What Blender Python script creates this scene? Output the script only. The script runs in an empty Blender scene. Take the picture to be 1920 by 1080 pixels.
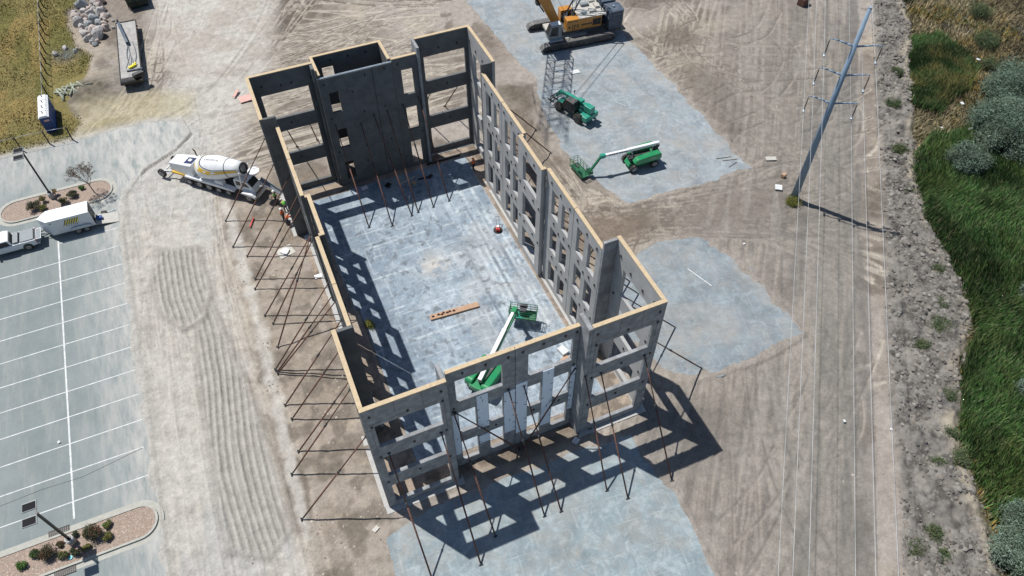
import bpy, math, random
import numpy as np
from mathutils import Vector, Matrix
random.seed(7); rng=np.random.default_rng(11)
R=math.radians
S=bpy.context.scene
COL=S.collection
# ------------------------------------------------------------------ camera, sky, sun, exposure
cam=bpy.data.cameras.new('camera'); camo=bpy.data.objects.new('camera',cam); COL.objects.link(camo)
CP=Vector((-0.3066,-25.2494,55.7508)); yaw,pitch,roll=0.4046,0.8854,-0.0038
F=Vector((math.sin(yaw)*math.cos(pitch),math.cos(yaw)*math.cos(pitch),-math.sin(pitch)))
RT=Vector((math.cos(yaw),-math.sin(yaw),0)); UP=RT.cross(F)
r2=math.cos(roll)*RT+math.sin(roll)*UP; u2=-math.sin(roll)*RT+math.cos(roll)*UP
m=Matrix((r2,u2,-F)).transposed().to_4x4(); m.translation=CP
camo.matrix_world=m
cam.sensor_width=36; cam.lens=1384.1/1920*36; cam.clip_start=.5; cam.clip_end=2500
S.camera=camo
W=bpy.data.worlds.new("World"); S.world=W; W.use_nodes=True
nt=W.node_tree; bg=nt.nodes['Background']; sky=nt.nodes.new('ShaderNodeTexSky')
sky.sky_type='NISHITA'; sky.sun_disc=False; sky.sun_elevation=R(62.8); sky.sun_rotation=R(325)
sky.air_density=1.0; sky.dust_density=.6; sky.ozone_density=1.5
nt.links.new(sky.outputs[0],bg.inputs[0]); bg.inputs[1].default_value=.078
sun=bpy.data.lights.new('sun','SUN'); sun.energy=4.95; sun.angle=R(.55); sun.color=(1,.965,.91)
so=bpy.data.objects.new('sun',sun); COL.objects.link(so)
so.rotation_euler=Vector((.256,-.375,-.889)).to_track_quat('-Z','Y').to_euler()
S.view_settings.view_transform='Standard'; S.view_settings.look='None'
S.view_settings.exposure=0.0; S.view_settings.gamma=1.0
S.render.resolution_x=1024; S.render.resolution_y=576

# ------------------------------------------------------------------ helpers
def tag(o,label=None,cat=None,group=None,kind=None):
    if label: o['label']=label
    if cat: o['category']=cat
    if group: o['group']=group
    if kind: o['kind']=kind
    return o
def empty(name,loc,rz=0,label=None,cat=None,group=None):
    o=bpy.data.objects.new(name,None); COL.objects.link(o); o.location=loc; o.rotation_euler=(0,0,rz)
    o.empty_display_size=.2
    return tag(o,label,cat,group)
def copy_tree(o,parent=None):
    c=o.copy(); COL.objects.link(c); c.parent=parent
    for ch in o.children: copy_tree(ch,c)
    return c
class MB:
    def __init__(s): s.v=[]; s.f=[]; s.sm=[]
    def add(s,vs,fs,smooth=False):
        n=len(s.v); s.v+=[tuple(v) for v in vs]; s.f+=[tuple(i+n for i in f) for f in fs]; s.sm+=[smooth]*len(fs); return s
    def box(s,x0,x1,y0,y1,z0,z1):
        return s.add([(x0,y0,z0),(x1,y0,z0),(x1,y1,z0),(x0,y1,z0),(x0,y0,z1),(x1,y0,z1),(x1,y1,z1),(x0,y1,z1)],
          [(0,3,2,1),(4,5,6,7),(0,1,5,4),(1,2,6,5),(2,3,7,6),(3,0,4,7)])
    def obox(s,c,sz,rz=0,rx=0,ry=0):
        M=Matrix.Rotation(rz,3,'Z')@Matrix.Rotation(ry,3,'Y')@Matrix.Rotation(rx,3,'X'); c=Vector(c)
        P=[c+M@Vector((a*sz[0]/2,b*sz[1]/2,d*sz[2]/2)) for d in(-1,1) for a,b in((-1,-1),(1,-1),(1,1),(-1,1))]
        return s.add(P,[(0,3,2,1),(4,5,6,7),(0,1,5,4),(1,2,6,5),(2,3,7,6),(3,0,4,7)])
    def tube(s,p0,p1,r0,r1=None,n=8,caps=True,smooth=True):
        p0=Vector(p0);p1=Vector(p1); r1=r0 if r1 is None else r1
        d=(p1-p0).normalized(); a=d.orthogonal().normalized(); b=d.cross(a)
        vs=[]
        for p,r in((p0,r0),(p1,r1)):
            for i in range(n):
                t=2*math.pi*i/n; vs.append(p+r*(math.cos(t)*a+math.sin(t)*b))
        s.add(vs,[(i,(i+1)%n,n+(i+1)%n,n+i) for i in range(n)],smooth)
        if caps:
            k=len(s.v)-2*n
            s.f+=[tuple(k+i for i in reversed(range(n))),tuple(k+n+i for i in range(n))]; s.sm+=[False]*2
        return s
    def path(s,pts,r,n=6):
        for a,b in zip(pts,pts[1:]): s.tube(a,b,r,n=n)
        return s
    def bar(s,p0,p1,w,h):  # rectangular bar
        p0=Vector(p0);p1=Vector(p1); d=(p1-p0); L=d.length; d.normalize()
        up=Vector((0,0,1)) if abs(d.z)<.95 else Vector((1,0,0))
        a=d.cross(up).normalized(); b=a.cross(d)
        P=[p+i*a*w/2+j*b*h/2 for p in(p0,p1) for i,j in((-1,-1),(1,-1),(1,1),(-1,1))]
        return s.add(P,[(0,1,2,3),(7,6,5,4),(0,4,5,1),(1,5,6,2),(2,6,7,3),(3,7,4,0)])
    def prism(s,poly,z0,z1):
        n=len(poly)
        return s.add([(x,y,z0) for x,y in poly]+[(x,y,z1) for x,y in poly],
          [tuple(reversed(range(n))),tuple(range(n,2*n))]+[(i,(i+1)%n,n+(i+1)%n,n+i) for i in range(n)])
    def side(s,prof,y0,y1):  # profile in x,z extruded along y
        n=len(prof)
        return s.add([(x,y0,z) for x,z in prof]+[(x,y1,z) for x,z in prof],
          [tuple(range(n)),tuple(reversed(range(n,2*n)))]+[(i,n+i,n+(i+1)%n,(i+1)%n) for i in range(n)])
    def lathe(s,prof,p0,axis,n=20,smooth=True):  # prof: (t,r) along axis from p0
        p0=Vector(p0); d=Vector(axis).normalized(); a=d.orthogonal().normalized(); b=d.cross(a)
        vs=[];k=len(prof)
        for t,r in prof:
            for i in range(n):
                w=2*math.pi*i/n; vs.append(p0+d*t+r*(math.cos(w)*a+math.sin(w)*b))
        fs=[(j*n+i,j*n+(i+1)%n,(j+1)*n+(i+1)%n,(j+1)*n+i) for j in range(k-1) for i in range(n)]
        s.add(vs,fs,smooth); b0=len(s.v)-k*n
        s.f+=[tuple(b0+i for i in reversed(range(n))),tuple(b0+(k-1)*n+i for i in range(n))]; s.sm+=[False]*2
        return s
    def mesh(s,name,mat=None):
        me=bpy.data.meshes.new(name); me.from_pydata(s.v,[],s.f); me.polygons.foreach_set('use_smooth',s.sm); me.update()
        if mat: me.materials.append(mat)
        return me
    def build(s,name,mat,parent=None,bevel=0,label=None):
        o=bpy.data.objects.new(name,s.mesh(name,mat)); COL.objects.link(o); o.parent=parent
        if bevel:
            b=o.modifiers.new('b','BEVEL'); b.width=bevel; b.segments=2; b.limit_method='ANGLE'
        if label: o['label']=label
        return o
def quick(name,V,Fc,mat,parent=None,cols=None):
    """fast numpy mesh: Fc (m,k) faces"""
    me=bpy.data.meshes.new(name); V=np.asarray(V,np.float32); Fc=np.asarray(Fc,np.int32); k=Fc.shape[1]
    me.vertices.add(len(V)); me.vertices.foreach_set('co',V.ravel())
    me.loops.add(Fc.size); me.loops.foreach_set('vertex_index',Fc.ravel())
    me.polygons.add(len(Fc)); me.polygons.foreach_set('loop_start',np.arange(0,Fc.size,k,dtype=np.int32))
    me.polygons.foreach_set('loop_total',np.full(len(Fc),k,np.int32)); me.update()
    if cols is not None:
        a=me.color_attributes.new('Col','FLOAT_COLOR','POINT')
        c=np.ones((len(V),4),np.float32); c[:,:3]=cols; a.data.foreach_set('color',c.ravel())
    me.materials.append(mat); o=bpy.data.objects.new(name,me); COL.objects.link(o); o.parent=parent
    return o
# ---- numpy noise
_lat={}
def vnoise(x,y,seed=0):
    if seed not in _lat: _lat[seed]=np.random.default_rng(seed+100).random((256,256)).astype(np.float32)
    L=_lat[seed]; xi=np.floor(x).astype(np.int64); yi=np.floor(y).astype(np.int64); fx=x-xi; fy=y-yi
    fx=fx*fx*(3-2*fx); fy=fy*fy*(3-2*fy); xi&=255; yi&=255; x1=(xi+1)&255; y1=(yi+1)&255
    return (L[xi,yi]*(1-fx)+L[x1,yi]*fx)*(1-fy)+(L[xi,y1]*(1-fx)+L[x1,y1]*fx)*fy
def fbm(x,y,sc,oct=4,seed=0,g=.5):
    r=0;a=1;t=0
    for k in range(oct): r=r+a*vnoise(x/sc*2**k+17.3*k,y/sc*2**k-9.1*k,seed+k); t+=a; a*=g
    return r/t
def sst(a,b,x): t=np.clip((x-a)/(b-a),0,1); return t*t*(3-2*t)
def sdf(X,Y,P):
    d=np.full(X.shape,1e9); ins=np.zeros(X.shape,bool); n=len(P)
    for i in range(n):
        x0,y0=P[i];x1,y1=P[(i+1)%n]; ex,ey=x1-x0,y1-y0
        t=np.clip(((X-x0)*ex+(Y-y0)*ey)/(ex*ex+ey*ey),0,1)
        d=np.minimum(d,(X-x0-t*ex)**2+(Y-y0-t*ey)**2)
        c=((y0>Y)!=(y1>Y))&(X<ex*(Y-y0)/(ey if ey else 1e-9)+x0); ins^=c
    d=np.sqrt(d); return np.where(ins,-d,d)

# ------------------------------------------------------------------ materials
def nodes(name):
    m=bpy.data.materials.new(name); m.use_nodes=True; t=m.node_tree; return m,t,t.nodes['Principled BSDF']
def mk(name,c,rough=.7,metal=0,var=.12,sc=3.,bump=.0,bsc=30.,dust=0.,dustc=(.36,.31,.25),c2=None,coat=0):
    m,t,b=nodes(name); N=t.nodes.new; Lk=t.links.new
    tc=N('ShaderNodeTexCoord'); n1=N('ShaderNodeTexNoise'); n1.inputs['Scale'].default_value=sc; n1.inputs['Detail'].default_value=6; n1.inputs['Roughness'].default_value=.65
    Lk(tc.outputs['Object'],n1.inputs['Vector'])
    mx=N('ShaderNodeMix'); mx.data_type='RGBA'
    mr=N('ShaderNodeMapRange'); mr.inputs[1].default_value=.3; mr.inputs[2].default_value=.7
    Lk(n1.outputs[0],mr.inputs[0]); Lk(mr.outputs[0],mx.inputs[0])
    A=[x*(1-var) for x in c]; B=[min(1,x*(1+var)) for x in c] if c2 is None else c2
    mx.inputs[6].default_value=(*A,1); mx.inputs[7].default_value=(*B,1); out=mx.outputs[2]
    if dust:
        n2=N('ShaderNodeTexNoise'); n2.inputs['Scale'].default_value=1.7; n2.inputs['Detail'].default_value=8; Lk(tc.outputs['Object'],n2.inputs['Vector'])
        m2=N('ShaderNodeMapRange'); m2.inputs[1].default_value=.45; m2.inputs[2].default_value=.75; m2.inputs[4].default_value=dust; Lk(n2.outputs[0],m2.inputs[0])
        x2=N('ShaderNodeMix'); x2.data_type='RGBA'; x2.inputs[7].default_value=(*dustc,1); Lk(m2.outputs[0],x2.inputs[0]); Lk(out,x2.inputs[6]); out=x2.outputs[2]
    Lk(out,b.inputs['Base Color']); b.inputs['Roughness'].default_value=rough; b.inputs['Metallic'].default_value=metal
    if coat: b.inputs['Coat Weight'].default_value=coat
    if bump:
        n3=N('ShaderNodeTexNoise'); n3.inputs['Scale'].default_value=bsc; n3.inputs['Detail'].default_value=5; Lk(tc.outputs['Object'],n3.inputs['Vector'])
        bp=N('ShaderNodeBump'); bp.inputs['Strength'].default_value=bump; bp.inputs['Distance'].default_value=.05; Lk(n3.outputs[0],bp.inputs['Height']); Lk(bp.outputs[0],b.inputs['Normal'])
    return m
def mk_attr(name,rough=.95,bump=.6,trans=False):
    """base colour from the mesh's own colour attribute times fine noise"""
    m,t,b=nodes(name); N=t.nodes.new; Lk=t.links.new
    at=N('ShaderNodeAttribute'); at.attribute_name='Col'; tc=N('ShaderNodeTexCoord')
    out=at.outputs['Color']
    if not trans:
        def noise(s,d=6,r=.7):
            n=N('ShaderNodeTexNoise'); n.inputs['Scale'].default_value=s; n.inputs['Detail'].default_value=d; n.inputs['Roughness'].default_value=r; Lk(tc.outputs['Object'],n.inputs['Vector']); return n
        n1=noise(1.1,8,.75); n2=noise(5.,10,.85); ad=N('ShaderNodeMath'); ad.operation='ADD'; Lk(n1.outputs[0],ad.inputs[0]); Lk(n2.outputs[0],ad.inputs[1])
        mr=N('ShaderNodeMapRange'); mr.inputs[1].default_value=.65; mr.inputs[2].default_value=1.35; mr.inputs[3].default_value=.52; mr.inputs[4].default_value=1.42; Lk(ad.outputs[0],mr.inputs[0])
        mu=N('ShaderNodeVectorMath'); mu.operation='SCALE'; Lk(out,mu.inputs[0]); Lk(mr.outputs[0],mu.inputs['Scale']); out=mu.outputs[0]
        bp=N('ShaderNodeBump'); bp.inputs['Strength'].default_value=bump; bp.inputs['Distance'].default_value=.22
        n4=noise(2.6,12,.8); Lk(n4.outputs[0],bp.inputs['Height']); Lk(bp.outputs[0],b.inputs['Normal'])
    Lk(out,b.inputs['Base Color']); b.inputs['Roughness'].default_value=rough; b.inputs['Specular IOR Level'].default_value=.2
    return m
def mk_slab(name,c,cl,dust,grid=(4.2,2.6),line=.5,rz=0,dustlo=.5):
    m,t,b=nodes(name); N=t.nodes.new; Lk=t.links.new
    tc=N('ShaderNodeTexCoord'); mp=N('ShaderNodeMapping'); mp.inputs['Rotation'].default_value=(0,0,rz); Lk(tc.outputs['Object'],mp.inputs[0])
    def noise(s,d=8,r=.65,v=None,dist=0):
        n=N('ShaderNodeTexNoise'); n.inputs['Scale'].default_value=s; n.inputs['Detail'].default_value=d; n.inputs['Roughness'].default_value=r; n.inputs['Distortion'].default_value=dist; Lk(v or mp.outputs[0],n.inputs['Vector']); return n
    def rng_(s,a,b_,c_=0,d_=1):
        r=N('ShaderNodeMapRange'); r.inputs[1].default_value=a; r.inputs[2].default_value=b_; r.inputs[3].default_value=c_; r.inputs[4].default_value=d_; Lk(s,r.inputs[0]); return r.outputs[0]
    def mix(f,a,b_):
        x=N('ShaderNodeMix'); x.data_type='RGBA'; Lk(f,x.inputs[0])
        for v,i in((a,6),(b_,7)):
            if isinstance(v,tuple): x.inputs[i].default_value=(*v,1)
            else: Lk(v,x.inputs[i])
        return x.outputs[2]
    def mul(a,b_):
        x=N('ShaderNodeMath'); x.operation='MULTIPLY'
        for v,i in((a,0),(b_,1)):
            if isinstance(v,(int,float)): x.inputs[i].default_value=v
            else: Lk(v,x.inputs[i])
        return x.outputs[0]
    n1=noise(.35); n2=noise(2.2,10,.75); st=N('ShaderNodeMapping'); st.inputs['Scale'].default_value=(2.2,.35,1); Lk(mp.outputs[0],st.inputs[0]); n3=noise(1.3,8,.7,st.outputs[0])
    dark=tuple(x*.66 for x in c)
    out=mix(rng_(n1.outputs[0],.36,.64),dark,c); n7=noise(.8,10,.8,None,.8); out=mix(rng_(n7.outputs[0],.47,.66,0,.75),out,cl); out=mix(rng_(n3.outputs[0],.5,.75,0,.25),out,cl); out=mix(rng_(n2.outputs[0],.46,.68,0,.65),out,dark)
    for (gw,gh,off,sd_) in ((grid[0],grid[1],.5,.01),(grid[0]*1.7,grid[1]*2.3,.3,.012)):
        wv=N('ShaderNodeVectorMath'); wv.operation='ADD'; nn=noise(1.3,3); sc_=N('ShaderNodeVectorMath'); sc_.operation='SCALE'; sc_.inputs['Scale'].default_value=.13; Lk(nn.outputs['Color'],sc_.inputs[0]); Lk(mp.outputs[0],wv.inputs[0]); Lk(sc_.outputs[0],wv.inputs[1])
        br=N('ShaderNodeTexBrick'); br.inputs['Scale'].default_value=1; br.inputs['Brick Width'].default_value=gw; br.inputs['Row Height'].default_value=gh; br.inputs['Mortar Size'].default_value=.045; br.inputs['Mortar Smooth'].default_value=.6; br.offset=off
        Lk(wv.outputs[0],br.inputs['Vector']); nm=noise(.5+gw*.05,4); k=mul(br.outputs['Fac'],rng_(nm.outputs[0],.42,.6)); out=mix(mul(k,line),out,cl)
    n5=noise(.22,8,.7,None,.4); n6=noise(1.1,10,.8); 
    ad=N('ShaderNodeMath'); ad.operation='ADD'; Lk(n5.outputs[0],ad.inputs[0]); Lk(mul(n6.outputs[0],.5),ad.inputs[1])
    out=mix(rng_(ad.outputs[0],dustlo+.25,dustlo+.55,0,dust),out,(.36,.315,.265))
    Lk(out,b.inputs['Base Color']); b.inputs['Roughness'].default_value=.75; b.inputs['Specular IOR Level'].default_value=.3
    bp=N('ShaderNodeBump'); bp.inputs['Strength'].default_value=.15; bp.inputs['Distance'].default_value=.03; Lk(n2.outputs[0],bp.inputs['Height']); Lk(bp.outputs[0],b.inputs['Normal'])
    return m
M=dict(
 ground=mk_attr('dirt'), veg=mk_attr('foliage',.8,trans=True), rubble=mk_attr('rubble',.95,trans=True),
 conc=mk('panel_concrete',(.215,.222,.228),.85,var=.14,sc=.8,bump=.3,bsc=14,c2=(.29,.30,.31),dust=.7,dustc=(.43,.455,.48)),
 conc_shade=mk('shade_side_concrete',(.098,.104,.106),.85,var=.14,sc=.8,bump=.3,bsc=14,c2=(.14,.147,.15),dust=.35,dustc=(.17,.18,.185)),  # panel concrete with shade in its colour, for north and west walls
 conc_sun=mk('sun_side_concrete',(.37,.372,.37),.85,var=.12,sc=.8,bump=.3,bsc=14,c2=(.45,.452,.45),dust=.35,dustc=(.33,.33,.33)),  # same panel concrete lightened for the sun-facing east walls
 concl=mk('light_concrete',(.42,.42,.41),.85,var=.12,sc=2,bump=.2),
 kerb=mk('kerb_concrete',(.40,.40,.36),.85,var=.14,sc=2.5,bump=.2),
 wood=mk('raw_lumber',(.52,.41,.265),.75,var=.14,sc=4,bump=.1),
 plank=mk('plank_lumber',(.44,.285,.19),.75,var=.18,sc=4,bump=.1),
 foam=mk('foam_board',(.74,.84,.95),.7,var=.05,sc=2),
 rust=mk('rusty_steel',(.13,.062,.045),.8,.0,var=.5,sc=6),
 plate=mk('embed_plate',(.03,.03,.032),.6,.3),
 groove=mk('dark_groove_line',(.10,.10,.10),.9),
 galv=mk('galvanised',(.50,.56,.62),.45,.5,var=.15,sc=4),
 polem=mk('pole_steel',(.20,.29,.39),.6,.0,var=.12,sc=1.3),
 wire=mk('cable',(.50,.52,.53),.6,.1),
 black=mk('black_paint',(.012,.012,.014),.45,.1,dust=.15),
 matt=mk('matt_black',(.01,.01,.012),.95),
 rubber=mk('rubber',(.022,.021,.02),.85,var=.3,dust=.5),
 rim=mk('rim',(.35,.35,.36),.5,.4,dust=.4),
 steel=mk('dark_steel',(.06,.065,.07),.6,.4,dust=.35,bump=.1),
 trackm=mk('track_steel',(.16,.165,.17),.6,.4,dust=.5,bump=.3),
 white=mk('white_paint',(.74,.76,.77),.35,var=.06,sc=2,dust=.12,coat=.2),
 roofw=mk('white_roof',(.82,.83,.84),.4,var=.04,sc=2,dust=.06),
 sidew=mk('side_white',(.66,.69,.72),.35,var=.05,sc=2,dust=.12),
 greyp=mk('grey_paint',(.22,.25,.27),.5,var=.1,dust=.15),
 glass=mk('dark_glass',(.012,.014,.017),.08,0,var=.1),
 green=mk('lift_green',(.01,.235,.085),.33,var=.12,sc=2,dust=.1,coat=.3),
 greend=mk('lift_frame_green',(.012,.13,.06),.45,var=.12,dust=.15),
 teal=mk('handler_teal',(.015,.27,.19),.38,var=.12,dust=.15,coat=.2),
 yellow=mk('crane_yellow',(.50,.215,.025),.4,var=.1,dust=.2,coat=.2),
 cwt=mk('counterweight',(.055,.085,.125),.55,var=.2,sc=1.5,dust=.25),
 cream=mk('cream_deck',(.47,.46,.42),.6,var=.15,dust=.3),
 stripe=mk('drum_yellow',(.72,.46,.04),.4,var=.05),
 navy=mk('navy',(.02,.03,.09),.4),
 blue=mk('toilet_blue',(.012,.05,.19),.5,var=.1),
 bluel=mk('blue_plastic',(.02,.09,.35),.5),
 asph=None,
 paint=mk('line_paint',(.62,.64,.64),.8,var=.25,sc=2.5,dust=.45,dustc=(.36,.38,.38)),
 yel=mk('yellow_paint',(.85,.75,.04),.5),
 pink=mk('pink_board',(.62,.38,.33),.8),
 redd=mk('red_plastic',(.55,.05,.04),.5),
 gdark=mk('dumpster_green',(.008,.028,.022),.6,var=.3,dust=.2),
 deck=mk('trailer_deck',(.36,.35,.335),.8,var=.25,sc=1.5,bump=.2),
 post=mk('treated_post',(.33,.36,.29),.85,var=.25,sc=3),
 rockA=mk('rock_grey',(.42,.40,.385),.9,var=.2,sc=1.2,bump=.6,bsc=4),
 rockB=mk('rock_pink',(.47,.40,.36),.9,var=.2,sc=1.2,bump=.6,bsc=4),
 rockC=mk('rock_blue',(.31,.33,.335),.9,var=.2,sc=1.2,bump=.6,bsc=4),
 bark=mk('bark',(.085,.07,.055),.9,var=.25,sc=4),
 skin=mk('skin',(.45,.26,.18),.6), hatw=mk('hard_hat_white',(.8,.8,.78),.4), hato=mk('hard_hat_orange',(.75,.25,.08),.4),
 orange=mk('hi_vis_orange',(.75,.13,.03),.7), lime=mk('hi_vis_green',(.16,.50,.06),.7), denim=mk('dark_trousers',(.03,.035,.05),.85),
 grate=mk('iron_grate',(.06,.055,.05),.7,.4), tarp=mk('white_tarp',(.72,.73,.74),.6,var=.08,bump=.4,bsc=6),
 mat_=mk('rebar_mat',(.09,.08,.11),.8),
)

# ------------------------------------------------------------------ ground
ROAD=[(-400,-90),(-16.4,-90),(-16.7,20),(-16.7,40),(-16.0,45.5),(-13.6,49.2),(-10,51.2),(-8,53.5),(-8.5,56.3),(-12,57.8),(-20,57.6),(-400,58)]
NSLAB=[(32.2,110),(32.5,68),(33,58),(33.6,47),(31.6,41),(31.0,32.5),(31.8,27.2),(33.6,22.2),(41,22.0),(49.2,21.8),(49.5,30),(49.6,38),(49.3,48),(49.6,56),(49.8,110)]
ESLAB=[(25.9,2.0),(24.6,8),(25.5,14),(29.8,15.6),(34.3,16.6),(38.2,15.2),(40.1,10.7),(40.5,6),(40.2,.8),(35.9,.0),(31.9,.2),(27.6,.6)]
SSLAB=[(-1.2,-2.0),(1.3,-1.2),(7,-1.3),(16.7,-1.2),(20.6,-1.8),(20.2,-4.1),(21.2,-6.6),(21.2,-10),(20.4,-16),(18,-30),(-2,-30),(-1.3,-6)]
BSLAB=[(3.25,2.2),(20.4,2.2),(20.4,36.6),(7.0,36.75),(6.6,36.3),(2.7,36.3)]
GRASS=[(-400,58.2),(-21,58.0),(-19.6,60.5),(-20.6,65),(-18.5,70),(-17.5,75),(-19.6,79),(-20.2,88),(-15,90.5),(-11.5,95),(-11,200),(-400,200)]
VEG=[(92,52),(89.7,43.3),(83.1,34.4),(74.9,25.2),(64.9,13.7),(60.5,6.6),(58.2,-.2),(54.5,-4.9),(50.1,-8.1),(45.9,-12.1),(43.1,-16.1),(39.6,-22.8),(36,-40),(400,-300),(400,300),(140,110)]
BANKW=[(400,300),(86,44.8),(73.2,29.6),(63.4,17.2),(48.3,-.9),(33.5,-20),(20,-37),(400,-200)]
def axis(a,b,st,lo,hi,mid=None,fine=None):
    v=list(np.arange(a,b,st))
    if fine: v=list(np.arange(a,fine[0],st))+list(np.arange(fine[0],fine[1],st/2))+list(np.arange(fine[1],b,st))
    if mid: v+=list(np.arange(b,mid,.22)); 
    x=v[-1]; d=st*2
    while x<hi: d*=1.25; x+=d; v.append(x)
    x=a; d=st*2; L=[]
    while x>lo: d*=1.25; x-=d; L.append(x)
    return np.array(L[::-1]+v)
ST=.15; X0,X1,Y0,Y1=-30.,62.,-24.,96.
ax=axis(X0,X1,ST,-700,900,100,(-15.0,-6.6)); ay=axis(Y0,Y1,ST,-500,1100)
X,Y=np.meshgrid(ax,ay,indexing='ij'); i0=int(np.argmin(abs(ax-X0))); j0=int(np.argmin(abs(ay-Y0)))
n_big=fbm(X,Y,14,5,1); n_mid=fbm(X,Y,3.2,5,2,.6); n_fine=fbm(X,Y,.8,3,3); n_st=fbm(X*.35+Y*.1,Y,2.0,4,4)
Z=.10*(n_mid-.5)+.05*(n_fine-.5)
def L3(*c): return np.array(c,float)
def lerp(C,c,t): return C*(1-t[...,None])+np.asarray(c)*t[...,None]
C=np.ones(X.shape+(3,))*L3(.245,.212,.182)
C=lerp(C,L3(.37,.335,.30),sst(.42,.62,n_big)*.8)
C=lerp(C,L3(.145,.12,.096),sst(.5,.64,n_mid)*.7)
C=lerp(C,L3(.42,.365,.29),sst(.6,.74,fbm(X,Y,6,5,9))*.6)
# tyre tracks
TR=np.zeros(X.shape); TZ=np.zeros(X.shape)
def stamp(P,g=1.0,w=.32,depth=.06,a=1.0):
    P=np.array(P,float); out=[]
    n=len(P); T=np.linspace(0,1,400)[:,None]
    if n==3: q=(1-T)**2*P[0]+2*T*(1-T)*P[1]+T**2*P[2]
    else: q=(1-T)**3*P[0]+3*T*(1-T)**2*P[1]+3*T*T*(1-T)*P[2]+T**3*P[3]
    d=np.gradient(q,axis=0); d/=np.linalg.norm(d,axis=1)[:,None]+1e-9; nn=np.stack([-d[:,1],d[:,0]],1)
    wob=.15*np.sin(T*9+random.random()*6)
    k=int(math.ceil(w/ST)); offs=[(i/2,j) for i in range(-2*k,2*k+1) for j in range(-k,k+1)]
    for s in((-g,g) if g else (0,)):
        c=q+nn*(s+wob); cj=np.round((c[:,1]-Y0)/ST).astype(int)
        for oi,oj in offs:
            gx_=c[:,0]+oi*ST; I=np.searchsorted(ax,gx_-ST*.25); J=cj+oj+j0; ok=(gx_>X0+1)&(gx_<96)&(cj+oj>0)&(cj+oj<(Y1-Y0)/ST-2)
            I=I[ok];J=J[ok]; dd=np.hypot(ax[I]-c[ok,0],ay[J]-c[ok,1])
            v=np.clip(1-dd/w,0,1); np.maximum.at(TR,(I,J),v*a)
            np.minimum.at(TZ,(I,J),-depth*sst(0,.6,v)+depth*.5*np.exp(-((dd-w*.95)/.1)**2))
U=random.uniform
for k in range(34): # strip beside the parking
    x=U(-16.5,-6.5); stamp([(x,-24),(x+U(-1.5,1),10),(x+U(-1,1.5),30),(U(-16,-6),52)],w=.28,depth=.035,a=U(.3,1))
for k in range(60): # yard north west sweeping to the road
    a=U(-8,30); stamp([(a,96),(U(-12,20),80),(U(-14,0),66),(U(-20,-6),U(50,57))],w=.3,depth=.045,a=U(.3,1))
for k in range(40):
    y=U(60,92); stamp([(U(-14,0),y),(U(0,14),y+U(-8,8)),(U(14,30),y+U(-10,6))],w=.3,depth=.045,a=U(.3,.9))
for k in range(14):
    q_=U(-3,3); stamp([(U(-20,-10),52+q_),(-4+q_,56+q_*.6),(4+q_,66+q_),(U(10,26),92)],w=.36,depth=.09,a=1)
for k in range(8):
    q_=U(-2,2); stamp([(8+q_,90),(14+q_,76+q_),(30+q_,70)],w=.36,depth=.1,a=1)
for k in range(22):
    y=U(44,60); stamp([(U(-12,-2),y),(U(0,12),y+U(-2,6)),(U(16,31),y+U(-3,7))],w=.3,depth=.045,a=U(.3,.9))
for k in range(75): # yard north east criss-cross
    x=U(50,62);y=U(18,96); t=U(0,6.3); L=U(5,16); stamp([(x,y),(x+L*.5*math.cos(t)+U(-3,3),y+L*.5*math.sin(t)),(x+L*math.cos(t+.5),y+L*math.sin(t+.5))],w=.33,depth=.07,a=U(.4,1))
for k in range(38): # haul road under the wires
    o=U(-13,8); b=U(-6,6)
    p=lambda s,oo:(33+ .63*s+.776*oo, -3+.776*s-.63*oo)
    stamp([p(-45,o-U(0,4)),p(-10,min(8,o+b)),p(25,min(8,o-b)),p(75,min(8,o+U(-5,2)))],w=.26,depth=.03,a=U(.2,.6))
for k in range(30): # between the slabs
    stamp([(U(24,34),U(16,26)),(U(30,40),U(15,24)),(U(40,50),U(12,24)),(U(48,58),U(0,24))],w=.32,depth=.06,a=U(.4,1))
for k in range(16): stamp([(U(22,30),U(-24,-2)),(U(28,36),U(-16,0)),(U(38,46),U(-6,14))],w=.32,depth=.05,a=U(.3,.9))
for k in range(10): stamp([(U(22,31),U(14,40)),(U(24,30),U(10,40)),(U(23,31),U(36,50))],w=.32,depth=.06,a=U(.4,1))
C=lerp(C,L3(.125,.108,.09),sst(.3,.9,TR)*.75*(n_fine>.42)); C=lerp(C,L3(.47,.425,.36),sst(.05,.3,TR)*sst(.65,.35,TR)*.8); C=lerp(C,L3(.40,.36,.30),sst(.4,.9,TR)*.5*(n_fine<=.42)); Z+=TZ*1.9
# pale dusty strip beside the parking lot and the road mouth
w=sst(1.5,-2.5,sdf(X,Y,[(-17.5,-90),(-5.2,-90),(-5.6,10),(-6.8,24),(-6.8,40),(-2,52),(4,64),(8,80),(16,100),(-6,100),(-10,80),(-9,66),(-12,58),(-17,57),(-17.5,46)])+3*(n_big-.5))
C=lerp(C,L3(.49,.47,.43),w*(.6+.35*sst(.35,.6,n_st))); C=lerp(C,L3(.42,.42,.405),w*sst(.5,.66,fbm(X,Y*.2,3,4,21))*.6*sst(66,54,Y)); C=lerp(C,L3(.40,.36,.315),w*sst(58,70,Y)*.75*sst(.35,.6,n_mid))
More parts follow.
